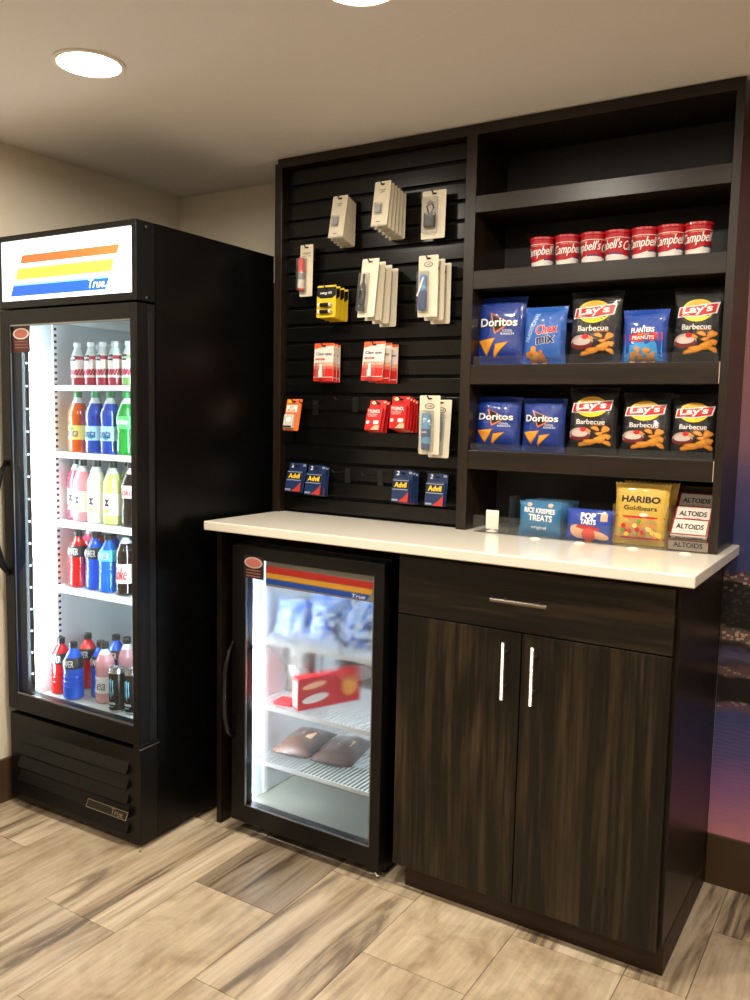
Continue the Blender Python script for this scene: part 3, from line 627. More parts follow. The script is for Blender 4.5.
sbx(mb, -1.425, -.906, -.547, -.1, .944, .9545, M_whitei); sbx(mb, -1.425, -.906, -.547, -.1, .0855, .098, mat('fridge_floor_grey', (96, 97, 89), .4))
for x in (-1.4245, -.9125):
    for y in (-.47, -.13):
        sbx(mb, x, x + .006, y, y + .018, .1, .94, M_wire)
        for k in (range(38) if x > -1 else ()): sbx(mb, x - .0005 if x > -1 else x + .006, x if x > -1 else x + .0065, y + .004, y + .014, .11 + k * .0215, .12 + k * .0215, M_blk)
mb.build('liner', sf)
mb = MB(); sbx(mb, -1.4600, -1.402, -.594, -.552, .0462, .9879, M_blackp, .003); sbx(mb, -.906, -.8704, -.594, -.552, .0462, .9879, M_blackp, .003)
sbx(mb, -1.404, -.904, -.594, -.552, .9475, .9879, M_blackp, .002); sbx(mb, -1.404, -.904, -.594, -.552, .0462, .108, M_blackp, .002)
d2 = mb.build('door_frame', sf)
mb = MB(); sbx(mb, -1.402, -1.398, -.5935, -.588, .108, .947, M_alu); sbx(mb, -1.402, -.906, -.5935, -.588, .106, .110, M_alu); sbx(mb, -.909, -.906, -.5935, -.588, .108, .947, M_alu); mb.build('glass_bead', d2)
# glass: lower part clear, upper part fogged by condensation (roughness grows with height)
def fog_glass():
    m = bpy.data.materials.new('fogged_glass'); m.use_nodes = True; nt = m.node_tree; nt.nodes.clear()
    o = N(m, 'ShaderNodeOutputMaterial'); gl = N(m, 'ShaderNodeBsdfRefraction'); gl.inputs['IOR'].default_value = 1.18; gl.inputs['Color'].default_value = (.99, 1, 1, 1)
    tc = N(m, 'ShaderNodeTexCoord'); sp = N(m, 'ShaderNodeSeparateXYZ'); L(m, tc.outputs['Object'], sp.inputs[0])
    n = N(m, 'ShaderNodeTexNoise', Scale=5.0, Detail=3.0); L(m, tc.outputs['Object'], n.inputs['Vector'])
    ad = N(m, 'ShaderNodeMath', operation='MULTIPLY_ADD'); ad.inputs[1].default_value = .25; L(m, n.outputs[0], ad.inputs[0]); L(m, sp.outputs[2], ad.inputs[2])
    mr = N(m, 'ShaderNodeMapRange'); mr.inputs['From Min'].default_value = .44; mr.inputs['From Max'].default_value = .78; mr.inputs['To Min'].default_value = 0.0; mr.inputs['To Max'].default_value = .30
    L(m, ad.outputs[0], mr.inputs[0]); L(m, mr.outputs[0], gl.inputs['Roughness'])
    g = N(m, 'ShaderNodeBsdfGlossy'); g.inputs['Roughness'].default_value = .02; f = N(m, 'ShaderNodeFresnel', IOR=1.45); mu = N(m, 'ShaderNodeMath', operation='MULTIPLY'); mu.inputs[1].default_value = .6
    ge = N(m, 'ShaderNodeNewGeometry'); iv = N(m, 'ShaderNodeMath', operation='SUBTRACT'); iv.inputs[0].default_value = 1; L(m, ge.outputs['Backfacing'], iv.inputs[1])
    m2_ = N(m, 'ShaderNodeMath', operation='MULTIPLY'); L(m, mu.outputs[0], m2_.inputs[0]); L(m, iv.outputs[0], m2_.inputs[1])
    L(m, f.outputs[0], mu.inputs[0]); mx = N(m, 'ShaderNodeMixShader'); L(m, m2_.outputs[0], mx.inputs[0]); L(m, gl.outputs[0], mx.inputs[1]); L(m, g.outputs[0], mx.inputs[2]); L(m, mx.outputs[0], o.inputs[0]); return m
M_fog = fog_glass()
sbx(MB(), -1.402, -.906, -.584, -.580, .104, .95, M_fog).build('door_glass', d2)['label'] = 'glass pane fogged towards the top'
# banner
A = Art(lambda x, z, e: (x + SX, -.586 + SY - e, z))
A.rect(-1.322, -.908, .866, .9470, mat('banner_grey', (120, 118, 110), .5), 1)
A.poly([(-1.322, .910), (-.912, .907), (-.908, .927), (-1.322, .932)], mat('banner_red', (168, 34, 24), .5), 2)
A.poly([(-1.322, .893), (-.920, .889), (-.914, .905), (-1.322, .909)], mat('banner_yellow', (196, 142, 40), .5), 2)
A.poly([(-1.322, .874), (-.935, .871), (-.925, .886), (-1.322, .890)], mat('banner_blue', (22, 66, 160), .5), 2)
A.text('True', -.965, .8785, .05, .011, M_white, 3, .25)
A.build('striped_banner', d2)
A = Art(lambda x, z, e: (x + SX, -.5942 + SY - e, z)); A.rect(-1.408, -1.324, .885, .9605, mat('sticker_dark', (40, 22, 20), .5), 2); A.ell(-1.367, .937, .038, .0185, mat('sticker_cream', (196, 176, 164), .5), 3); A.ell(-1.367, .937, .031, .0135, mat('sticker_salmon', (196, 110, 96), .5), 4)
for k in range(3): A.rect(-1.397, -1.337, .91 - k * .0095, .914 - k * .0095, mat('sticker_text', (150, 100, 88), .5), 3)
A.build('sticker', d2)
A = Art(lambda x, z, e: (x + SX, -.5945 + SY - e, z)); A.text('HEATED', -1.37, .093, .06, .006, MATS['banner_grey'], 1)
mb = MB(); mb.tube([(-1.452 + SX, -.592 + SY, .66), (-1.456 + SX, -.615 + SY, .635), (-1.457 + SX, -.632 + SY, .57), (-1.457 + SX, -.634 + SY, .49), (-1.457 + SX, -.632 + SY, .42), (-1.456 + SX, -.615 + SY, .36), (-1.452 + SX, -.592 + SY, .335)], .009, M_blackg, 12); mb.build('door_handle', d2)
mb = MB(); sbx(mb, -1.445, -.885, -.535, -.06, .012, .05, M_blackp); mb.build('base_grille', sf)
mb = MB()
for x in (-1.43, -.9):
    for y in (-.51, -.08): mb.lathe([(.018, 0), (.018, .008), (.01, .014)], M_blackp, 12, (x + SX, y + SY, 0))
mb.build('foot', sf)
mb = MB(); mb.box(-.9 + SX, -.872 + SX, -.59 + SY, -.56 + SY, .030, .046, M_blackp, .002); mb.tube([(-.885 + SX, -.588 + SY, .030), (-.872 + SX, -.596 + SY, .026), (-.868 + SX, -.585 + SY, .03)], .0035, M_steel, 8); mb.build('hinge', sf)
M_led2 = mat('cool_led_small', (235, 246, 255), .4, emit=LED2_E)
def led2(x):
    st = sbx(MB(), x - .009, x + .009, -.551, -.547, .12, .935, M_alu).build('led_channel', sf)
    sbx(MB(), x - .007, x + .007, -.5465, -.542, .13, .925, M_led2).build('led_strip', st)
    b = MB()
    for k in range(10): b.lathe([(0, 0), (.003, 0), (.003, .006), (0, .0062)], M_bead, 8, (x + SX, -.5535 + SY, .15 + k * .08))
    b.build('led_bead', st)
led2(-1.415)
for z in (.668, .44, .243):
    mb = MB(); y0, y1 = -.525, -.11
    sbx(mb, -1.4235, -.9075, y0, y0 + .005, z - .012, z, M_wire, .001); sbx(mb, -1.4235, -.9075, y0 + .004, y0 + .008, z - .016, z - .012, M_wire)
    sbx(mb, -1.4235, -.9075, y1, y1 + .005, z - .008, z, M_wire); sbx(mb, -1.4235, -.9075, -.32, -.315, z - .009, z - .004, M_wire)
    x = -1.42
    while x < -.908: sbx(mb, x, x + .0035, y0, y1 + .004, z - .004, z, M_wire); x += .0155
    mb.build('wire_shelf', sf)

# ------------------------------------------------------------------ BAGS
def foil(name, rgb, rough=.28):
    m = mat(name, rgb, rough, spec=.6, coat=.5)
    if not any(nn.type == 'BUMP' for nn in m.node_tree.nodes):
        n = N(m, 'ShaderNodeTexNoise', Scale=26.0, Detail=4.0, Distortion=1.5); bump(m, n.outputs[0], .5, .006)
    return m
def bag_surf(w, h, T, ph=0., seal=.07, pinch=.06):
    def half(u, v):    # u,v in -1..1
        e = max(0, 1 - abs(u) ** 2.6) ** .6; f = max(0, 1 - (abs(v) / (1 - seal)) ** 3.2) ** .65 if abs(v) < 1 - seal else 0
        wr = 1 + .10 * math.sin(5 * u + 3 * v + ph) * math.sin(4 * v - 2 * u + ph * 2)
        return T / 2 * e * f * wr + .0008
    def shape(x, z):
        u = max(-1, min(1, 2 * x / w)); v = max(-1, min(1, 2 * z / h - 1)); return u, v
    def surf(x, z, e=0):
        u, v = shape(x, z); sx = 1 - pinch * (1 - v * v) + .01 * math.sin(6 * v + ph)
        return (x * sx, -half(u, v) - e, z)
    return surf, half
def bag(name, label, cat, loc, w, h, T, m, artf, ph=0, group=None, lean=.08, rz=0, seal=.07, sealmat=None, depth=1):
    t = thing(name, label, cat, loc, rz, group, rx=-lean)
    surf, half = bag_surf(w, h, T, ph, seal)
    nx, nz = 22, 26; mb = MB()
    for s in (1, -1):
        vs = []
        for j in range(nz + 1):
            for i in range(nx + 1):
                x = -w / 2 + w * i / nx; z = h * j / nz
                # zig-zag cut edge
                zz = z + (.0015 * (-1) ** i if j in (0, nz) else 0)
                p = surf(x, z, 0); ydep = p[1] if s == 1 else -p[1] * .8
                if j > nz * (1 - seal * .45) or j < nz * seal * .45: ydep += 0.0006 * math.sin(j * 40) * s
                vs.append((p[0], ydep, zz))
        fs = [(j * (nx + 1) + i, j * (nx + 1) + i + 1, (j + 1) * (nx + 1) + i + 1, (j + 1) * (nx + 1) + i) for j in range(nz) for i in range(nx)]
        mb.add(vs, fs if s == 1 else [f[::-1] for f in fs], m, True)
    mb.build('bag_body', t)
    if artf: artf(t, surf, w, h)
    return t
M_dblue = foil('blue_foil', (8, 50, 140)); M_cblue = foil('mid_blue_foil', (36, 98, 190)); M_bbq = foil('black_foil', (18, 16, 16), .22); M_pbl = foil('royal_foil', (12, 66, 165)); M_gold = foil('gold_foil', (206, 168, 66), .26)
M_chip = mat('tortilla_ink', (232, 160, 48), .5); M_chip2 = mat('tortilla_dark_ink', (196, 116, 28), .5); M_redi = mat('red_ink', (198, 30, 32), .4); M_yel = mat('yellow_ink', (250, 206, 40), .4); M_ora = mat('orange_ink', (226, 120, 40), .4)
M_lgold = mat('light_gold_ink', (250, 226, 120), .4); M_potato = mat('potato_ink', (218, 142, 60), .5); M_bowl = mat('dark_red_ink', (110, 30, 28), .5); M_onion = mat('onion_ink', (190, 160, 150), .5); M_cyan = mat('bright_cyan_ink', (60, 150, 210), .4)
M_tan = mat('tan_ink', (200, 140, 84), .5); M_peach = mat('peach_ink', (232, 178, 140), .5)
def art_doritos(t, surf, w, h):
    A = Art(surf); A.poly([(-.03, h * .76), (.045, h * .60), (-.012, h * .44)], M_ora, 1); A.poly([(-.024, h * .74), (.036, h * .605), (-.01, h * .475)], M_blk, 2)
    A.text('Doritos', 0, h * .615, w * .80, h * .135, M_blk, 3, .0, .09); A.text('Doritos', 0, h * .617, w * .78, h * .125, M_white, 4, 0, .05)
    A.text('COOL', w * .20, h * .49, w * .2, h * .035, M_white, 3); A.text('RANCH', w * .2, h * .445, w * .26, h * .035, M_white, 3); A.build('logo', t)
    A = Art(surf); A.poly([(-w * .43, h * .355), (-w * .04, h * .39), (-w * .235, h * .12)], M_chip2, 1); A.poly([(-w * .415, h * .35), (-w * .06, h * .382), (-w * .237, h * .145)], M_chip, 2)
    A.poly([(-w * .03, h * .30), (w * .235, h * .335), (-w * .06, h * .10), (-w * .09, h * .13)], M_chip2, 2.5); A.poly([(-w * .02, h * .29), (w * .21, h * .322), (-w * .055, h * .125), (-w * .075, h * .145)], M_chip, 3.5)
    for k in range(14): A.ell(-w * .34 + w * .055 * (k % 5), h * (.27 + .02 * (k % 4)), .0018, .0015, M_ora, 4, n=8, rings=1)
    A.build('chip_picture', t)
def art_lays(t, surf, w, h):
    A = Art(surf); z = h * .70
    A.ell(0, z, w * .33, h * .155, M_yel, 1); A.poly([(-w * .3, z + h * .02), (-w * .18, z + h * .11), (0, z + h * .152), (w * .2, z + h * .11), (w * .3, z + h * .03), (0, z + h * .06)], mat('potato_gold', (226, 160, 44), .4), 1.6)
    rib = [(-w * .40, z - h * .07), (-w * .36, z + h * .045), (-w * .05, z + h * .055), (w * .40, z + h * .09), (w * .37, z - h * .035), (w * .05, z - h * .075)]
    A.poly([(x * 1.07, z + (q - z) * 1.22) for x, q in rib], M_white, 2.4); A.poly(rib, M_redi, 3.2)
    A.text("Lay's", 0, z + h * .006, w * .62, h * .135, M_white, 4.2, .15, .06, .06); A.build('logo', t)
    A = Art(surf); A.text('Barbecue', 0, h * .475, w * .60, h * .075, M_white, 1.5, 0, .02); A.rect(w * .02, w * .3, h * .425, h * .433, M_ora, 1.5); A.build('lettering', t)
    A = Art(surf)
    A.ell(-w * .22, h * .29, w * .24, h * .095, M_onion, 1); A.ell(-w * .22, h * .26, w * .24, h * .07, M_bowl, 1.5); A.ell(-w * .22, h * .295, w * .19, h * .05, mat('dip_ink', (206, 190, 180), .5), 2.2)
    A.ell(-w * .14, h * .36, w * .07, h * .035, M_redi, 2.8)
    random.seed(int(w * 1e4) + int(h * 1e4))
    def chip(cx, cz, rx, rz, rot, l):
        P = []; Q = []
        for k in range(11):
            a = 2 * PI * k / 11; f = 1 + .16 * math.sin(3 * a + cx * 30) + random.uniform(-.07, .07); x, z = rx * f * math.cos(a), rz * f * math.sin(a)
            P.append((w * cx + x * math.cos(rot) - z * math.sin(rot), h * cz + x * math.sin(rot) + z * math.cos(rot)))
        mx = sum(p[0] for p in P) / 11; mz = sum(p[1] for p in P) / 11
        A.poly(P, M_chip2, l, 2, 1); A.poly([(mx + (x - mx) * .86, mz + .0006 + (z - mz) * .8) for x, z in P], M_potato, l + .5, 2, 1)
        A.poly([(mx - rx * .1 + (x - mx) * .5, mz + rz * .12 + (z - mz) * .4) for x, z in P], M_chip, l + 1, 2, 1)
    for cx, cz, rx, rz, rot in ((.12, .375, .014, .006, -.3), (.32, .365, .014, .010, .5), (.20, .30, .012, .005, .1), (.36, .26, .010, .008, -.5), (-.02, .345, .010, .004, -.6), (.22, .225, .024, .011, .45), (.02, .175, .026, .009, .12), (.34, .165, .014, .007, -.4), (-.14, .135, .018, .006, .1)):
        chip(cx, cz, rx, rz, rot, 2.6)
    A.build('chip_picture', t)
def art_chex(t, surf, w, h):
    A = Art(surf); A.text('Chex', w * .10, h * .60, w * .52, h * .17, M_white, 1.2, .15, .10, .12); A.text('Chex', w * .10, h * .60, w * .50, h * .155, M_redi, 2.2, .15, .045, .12)
    A.text('mix', w * .08, h * .43, w * .46, h * .17, M_white, 1.2, .15, .11, .12); A.text('mix', w * .08, h * .43, w * .43, h * .155, mat('navy_ink', (24, 34, 84), .4), 2.2, .15, .045, .12); A.build('logo', t)
    A = Art(surf); A.text('TRADITIONAL', -w * .25, h * .63, h * .55, w * .10, mat('pale_blue_ink', (170, 205, 235), .4), 1.2, 0, .04, 1.2); A.build('lettering', t)
    A = Art(surf)
    random.seed(3)
    for k in range(16):
        x = random.uniform(-.34, .10); z = random.uniform(.03, .20); A.ell(w * x, h * z, w * .075, h * .04, M_chip2 if k % 3 else M_tan, 1 + k * .18, random.random() * 3, 10, 2)
    A.ell(-w * .20, h * .27, w * .06, h * .04, M_chip, 3.5); A.ell(-w * .2, h * .24, w * .07, h * .05, M_potato, 4); A.build('snack_picture', t)
def art_planters(t, surf, w, h):
    A = Art(surf); A.text('PLANTERS', -.002, h * .60, w * .52, h * .095, M_white, 1.5, .05, .06, .03); A.rect(-w * .43, w * .42, h * .39, h * .55, M_redi, 1); A.text('PEANUTS', 0, h * .46, w * .5, h * .07, M_white, 2, .05, .04); A.text('salted', 0, h * .525, w * .25, h * .03, M_yel, 2); A.build('logo', t)
    A = Art(surf); A.rect(-w * .42, w * .42, h * .02, h * .38, M_cyan, 1); random.seed(5)
    for k in range(24):
        x = random.uniform(-.24, .22); z = random.uniform(.03, .26) if abs(x) < .15 else random.uniform(.03, .17); A.ell(w * x, h * z, w * .07, h * .035, M_tan if k % 2 else M_potato, 2 + k * .12, random.random() * 3, 10, 2)
    A.build('nut_picture', t)
def art_gold(t, surf, w, h):
    A = Art(surf); A.text('HARIBO', 0, h * .745, w * .72, h * .105, M_blk, 2, 0, .06); A.build('lettering', t)
    A = Art(surf); A.text('Goldbears', .0, h * .605, w * .62, h * .075, M_blk, 2, .0, .03); A.ell(.012, h * .50, .014, .006, mat('pale_oval', (232, 214, 190), .4), 2)
    A.rect(-w * .46, w * .46, h * .44, h * .475, M_redi, 1.2); A.rect(-w * .46, w * .46, h * .10, h * .135, M_redi, 1.2); A.rect(-w * .46, w * .46, h * .31, h * .335, M_ora, 1.2)
    A.rect(-w * .46, w * .46, h * .07, h * .43, mat('clear_window_ink', (176, 140, 84), .3), .8); random.seed(9)
    for k in range(22):
        A.ell(w * random.uniform(-.40, .40), h * random.uniform(.17, .40), .008, .0065, [M_redi, M_yel, M_ora, mat('gummy_green', (110, 150, 50), .3), mat('gummy_clear', (232, 200, 130), .3)][k % 5], 2 + .1 * k, random.random() * 3, 10, 2)
    A.build('printed_window', t)
Z1, Z2 = 1.5868, 1.3192
def at(x): return x
bag('chip_bag', 'blue tortilla chip bag at the left end of the upper chip shelf', 'snack bag', (-.713, -.178, Z1), .168, .212, .06, M_dblue, art_doritos, 0, None, .06)
bag('snack_mix_bag', 'lighter blue snack mix bag beside the tortilla chips on the upper chip shelf', 'snack bag', (-.567, -.178, Z1), .140, .175, .055, M_cblue, art_chex, 1.2, None, .05)
bag('chip_bag', 'tall black barbecue potato chip bag in the middle of the upper chip shelf', 'snack bag', (-.410, -.178, Z1), .158, .214, .06, M_bbq, art_lays, 2.1, None, .06)
bag('peanut_bag', 'short blue peanut bag with red band on the upper chip shelf', 'snack bag', (-.262, -.182, Z1), .132, .152, .05, M_pbl, art_planters, .7, None, .05)
bag('chip_bag', 'black barbecue potato chip bag at the right end of the upper chip shelf', 'snack bag', (-.118, -.180, Z1), .136, .200, .055, M_bbq, art_lays, 3.3, None, .06)
bag('chip_bag', 'blue tortilla chip bag at the left end of the lower chip shelf', 'snack bag', (-.712, -.178, Z2), .158, .168, .06, M_dblue, art_doritos, 1.7, None, .06)
bag('chip_bag', 'blue tortilla chip bag, second from left on the lower chip shelf', 'snack bag', (-.559, -.178, Z2), .142, .164, .055, M_dblue, art_doritos, 2.9, None, .06)
bag('chip_bag', 'tall black barbecue potato chip bag, middle of the lower chip shelf', 'snack bag', (-.405, -.178, Z2), .152, .198, .06, M_bbq, art_lays, .4, None, .06)
bag('chip_bag', 'black barbecue potato chip bag, second from right on the lower chip shelf', 'snack bag', (-.249, -.178, Z2), .144, .184, .055, M_bbq, art_lays, 1.1, None, .10)
bag('chip_bag', 'black barbecue potato chip bag at the right end of the lower chip shelf', 'snack bag', (-.113, -.178, Z2), .130, .180, .055, M_bbq, art_lays, 4.0, None, .10)
# bags standing behind
bag('chip_bag', 'plain dark blue bag edge behind the blue snack mix bag', 'snack bag', (-.557, -.085, Z1), .135, .165, .045, M_dblue, None, .5, None, .03)
bag('candy_bag', 'gold gummy candy bag with HARIBO lettering at the front of the countertop tray', 'snack bag', (-.236, -.222, H + .003), .158, .178, .04, M_gold, art_gold, .5, None, .05, 0, .06)
bag('candy_bag', 'gold candy bag standing directly behind the front gummy candy bag', 'snack bag', (-.225, -.165, H + .003), .156, .180, .035, M_gold, None, 1.9, None, .03)
bag('candy_bag', 'gold candy bag whose corner shows between the gummy bag and the mint tins', 'snack bag', (-.203, -.105, H + .003), .150, .168, .03, M_gold, None, 2.9, None, .02, -.25)

# treat wraps and toaster pastries (flow packs)
M_teal = foil('treat_blue_foil', (26, 110, 160)); M_pop = foil('pastry_blue_foil', (14, 60, 165))
def art_treat(t, surf, w, h):
    A = Art(surf); A.text('RICE KRISPIES', 0, h * .74, w * .74, h * .15, M_white, 1.5, 0, .05, -.03); A.text('TREATS', .004, h * .53, w * .58, h * .19, M_white, 1.5, 0, .06, -.03); A.text('original', .0, h * .24, w * .36, h * .13, M_white, 1.5, 0, .03, -.03)
    A.rect(-w * .22, w * .25, h * .375, h * .385, M_cyan, 1.5); A.ell(-w * .25, h * .91, .008, .006, M_peach, 1.5); A.ell(w * .25, h * .91, .008, .006, M_peach, 1.5); A.build('lettering', t)
def art_pop(t, surf, w, h):
    A = Art(surf); A.text('POP', 0, h * .80, w * .34, h * .20, M_white, 2, 0, .10); A.text('TARTS', 0, h * .61, w * .36, h * .17, M_white, 2, 0, .09); A.rect(w * .27, w * .42, h * .66, h * .9, M_peach, 1.5); A.build('logo', t)
    A = Art(surf); A.ell(-w * .22, h * .28, w * .20, h * .20, M_peach, 1, -.4); A.ell(w * .22, h * .20, w * .24, h * .13, M_peach, 1.3, -.2); A.ell(w * .0, h * .42, w * .28, h * .07, M_redi, 1.9, -.08); A.ell(w * .02, h * .20, w * .15, h * .22, mat('strawberry_ink', (226, 74, 60), .4), 2.6); A.build('pastry_picture', t)
for k in range(4):
    bag('treat_pack', ['blue marshmallow treat wrapper with white lettering, front of its stack', 'blue treat wrapper second in the stack behind the front one', 'blue treat wrapper third in the stack on the countertop tray', 'blue treat wrapper farthest back in the countertop tray'][k], 'snack', (-.538 + .006 * k, -.232 + .032 * k, H + .003), .138, .104 + .002 * (k % 2), .022, M_teal, art_treat if k == 0 else None, k, 'marshmallow treats in the tray', .05, 0, .09)
bag('toaster_pastry_pack', 'blue toaster pastry wrapper with strawberry picture on the countertop tray', 'snack', (-.384, -.235, H + .003), .140, .092, .022, M_pop, art_pop, .3, None, .05, 0, .06)
bag('toaster_pastry_pack', 'blue toaster pastry wrapper behind the strawberry one', 'snack', (-.382, -.2, H + .003), .138, .090, .02, M_pop, None, 1.3, None, .04, 0, .06)

# soup cups
M_soupred = mat('soup_red', (178, 26, 36), .3, coat=.3); M_soupw = mat('soup_white', (232, 226, 218), .35); M_soupb = mat('soup_blue', (50, 54, 110), .4)
labels = ['leftmost red soup cup on the second shelf', 'second red soup cup from the left, its lettering starting with a full C', 'third red soup cup from the left, showing the end of its lettering', 'middle red soup cup of the seven, fourth from the left',
          'fifth red soup cup from the left', 'sixth red soup cup from the left, next to the last one', 'rightmost red soup cup on the second shelf']
xc = [-.5785, -.5005, -.4225, -.351, -.2735, -.201, -.1275]; rots = [.25, -.15, .95, 1.25, .2, .1, .12]
for i in range(7):
    c = thing('soup_cup', labels[i], 'soup cup', (xc[i], -.192, 1.8738), 0, 'red soup cups on the second shelf')
    R0, R1, hh = .0315, .0372, .086
    rad = lambda z: R0 + (R1 - R0) * z / hh
    prof = [(R0 - .002, 0), (R0, .002), (rad(.016), .016), (rad(.07), .07), (R1, hh)]
    fixn(MB().lathe(prof, M_soupred, 32, mats=[M_soupw, M_soupw, M_soupred, M_soupred]).build('cup_body', c))
    MB().lathe([(R1 + .001, hh - .006), (R1 + .0022, hh - .004), (R1 + .0022, hh + .0015), (R1, hh + .003), (R1 - .004, hh + .001)], M_soupred, 32).build('lid', c)
    sf_ = lambda x, z, e, rr=rots[i]: ((rad(z) + .0004 + e) * math.sin(x / .035 + .35 - rr), -(rad(z) + .0004 + e) * math.cos(x / .035 + .35 - rr), z)
    A = Art(sf_)
    for s in (0, PI * .035):
        A.text("Campbell's", 0 + s, .044, .106, .035, M_white, 1.5, .25, .03, .06); A.text('Home Style', -.005 + s, .062, .04, .006, M_peach, 1.5)
    A.build('lettering', c)
    mb = MB(); n = 32
    for z0, z1, m_ in ((.066, .0675, M_white),):
        vs = [sf_(2 * PI * .035 * k / n, z, .0003) for z in (z0, z1) for k in range(n)]; mb.add(vs, [(k, (k + 1) % n, (k + 1) % n + n, k + n) for k in range(n)], m_)
    vs = []
    for row_ in (0, 1):
        for k in range(n): vs.append(sf_(2 * PI * .035 * k / n, .015 + (.004 + .005 * math.sin(2 * PI * k / n * 2) if row_ else -.001), .0003))
    mb.add(vs, [(k, (k + 1) % n, (k + 1) % n + n, k + n) for k in range(n)], M_soupw)
    for k0 in (2, 18):
        vs = [sf_(2 * PI * .035 * k / n, .0185 + .004 * row_ + .002 * math.sin(2 * PI * k / n * 2), .0008) for row_ in (0, 1) for k in range(k0, k0 + 7)]
        mb.add(vs, [(k, k + 1, k + 8, k + 7) for k in range(6)], M_soupb)
    mb.build('printed_bands', c)

# mint tins in their red carton
mc_ = thing('mint_display_box', 'dark red stepped carton holding mint tins beside the right post', 'display box', (-.095, -.17, H + .0025))
M_carton = mat('carton_red', (92, 26, 22), .5); M_brown = mat('carton_brown', (74, 50, 36), .6)
side = [(-.078, 0), (-.078, .040), (-.045, .080), (-.035, .082), (-.008, .120), (.002, .122), (.03, .158), (.05, .172), (.05, 0)]
mb = MB(); mb.prismx([(y, z) for y, z in side], -.0575, -.0555, M_carton); mb.prismx([(y, z) for y, z in side], .0505, .0525, M_carton); mb.build('side_panel', mc_)
MB().box(-.0555, .0505, .048, .05, 0, .172, M_brown).build('back_panel', mc_); MB().box(-.0555, .0505, -.078, .048, 0, .0015, M_carton).build('base_panel', mc_)
fp = MB().box(-.0555, .0505, -.078, -.0765, .0015, .032, mat('carton_grey', (150, 134, 118), .5)).build('front_panel', mc_)
A = Art(lambda x, z, e: (x - .0025, -.0782 - e, z)); A.text('ALTOIDS', 0, .017, .078, .014, M_blk, 1, 0, .04); A.rect(-.053, .053, .0275, .0315, M_carton, 1); A.build('lettering', fp)
M_tin = mat('tin_white', (226, 216, 204), .3, .2); M_tinr = mat('tin_red', (150, 28, 32), .35)
tin = None
specs = [((-.0975, -.238, H + .033), 'white mint tin at the front of the red carton'), ((-.0975, -.203, H + .066), 'mint tin in the middle step of the red carton'), ((-.0975, -.166, H + .100), 'mint tin in the top step of the red carton'),]
tw, td, th = .098, .058, .021
for i, (lc, lb) in enumerate(specs):
    if tin is None:
        tin = thing('mint_tin', lb, 'tin', lc, 0, 'mint tins in the red carton', rx=.86)
        MB().box(-tw / 2, tw / 2, 0, td, -.0, th * .62, M_tin, .003).build('tin_base', tin)
        MB().box(-tw / 2 - .001, tw / 2 + .001, -.001, td + .001, th * .6, th, M_tin, .003).build('lid', tin)
        A = Art(lambda x, z, e: (x, z, th + .0002 + e)); 
        for (a, b_, c_, d_) in ((-.049, .049, .001, .005), (-.049, .049, .053, .057), (-.049, -.045, .005, .053), (.045, .049, .005, .053)): A.rect(a, b_, c_, d_, M_tinr, 1)
        A.text('ALTOIDS', 0, .030, .074, .017, M_blk, 1.5, 0, .035); A.text('CURIOUSLY STRONG MINTS', 0, .014, .05, .003, M_tinr, 1.5); A.build('lid_print', tin)
        A = Art(lambda x, z, e: (x, -.0012 - e, z)); A.text('ALTOIDS', 0, th * .5, .074, .011, M_blk, 1, 0, .03); A.build('front_print', tin)
    else: dup(tin, lc, label=lb)

# little white card and label clips
pc = thing('price_card', 'small blank white card on a round foot inside the acrylic tray', 'card', (-.694, -.236, H + .0022))
MB().lathe([(.020, 0), (.020, .0015), (.006, .006), (.003, .008)], mat('card_foot', (220, 215, 205), .3), 20).build('card_foot', pc); MB().box(-.0215, .0215, -.001, .001, .0075, .068, mat('card_white', (240, 236, 222), .5), .0004).build('card_face', pc)
for i, (x, lb) in enumerate(((-.529, 'below the treat wrappers'), (-.392, 'below the toaster pastries'), (-.236, 'below the gummy candy bag'), (-.095, 'below the mint tins'))):
    o = MB().lathe([(.016, 0), (.016, .0015), (.011, .004), (.004, .005)], mat('clip_white', (236, 228, 210), .35), 20).build('label_clip'); o.location = (x, -.288, H); tag(o, 'small round white clip on the countertop ' + lb, 'clip', 'round white clips in front of the tray')
o = MB().lathe([(.022, 0), (.021, .003), (.013, .007), (.003, .009)], M_blis, 20).build('label_clip'); o.location = (-.69, -.2, 1.8736); tag(o, 'small clear round clip alone left of the soup cups', 'clip')

# ------------------------------------------------------------------ PEG HOOKS AND HANGING PACKS
M_hook = mat('hook_black', (16, 16, 17), .35)
def hook(x, z, ln, label):
    t = thing('peg_hook', label, 'hook', (x, -.2152, z), 0, 'black slatwall hooks')
    MB().box(-.012, .012, -.003, -.0002, -.045, .006, M_hook, .001).build('hook_plate', t)
    MB().tube([(0, -.002, -.004), (0, -ln * .5, -.006), (0, -ln + .01, -.004), (0, -ln, .004)], .0022, M_hook, 8).build('hook_wire', t)
    return t
M_card = mat('kraft_card', (222, 212, 188), .5); M_cardw = mat('card_edge', (226, 214, 186), .6)
def roundrect(w, h, r=.004, top=0):
    P = []
    for cx, cz, a0 in ((w / 2 - r, top - r, 0), (-w / 2 + r, top - r, 90), (-w / 2 + r, top - h + r, 180), (w / 2 - r, top - h + r, 270)):
        for k in range(4): a = math.radians(a0 + 30 * k); P.append((cx + r * math.cos(a), cz + r * math.sin(a)))
    return P
def card(w, h, m, t, th=.0012, off=.012):
    # card hanging from its hole: local z=0 is the hook, card top at +off
    return MB().prism(roundrect(w, h, .004, off), -th, 0, m).build('backing_card', t)
def slot(A, m=None, off=.012, l=1): A.ell(0, .002, .009, .003, m or M_blk, l, 0, 14, 1)
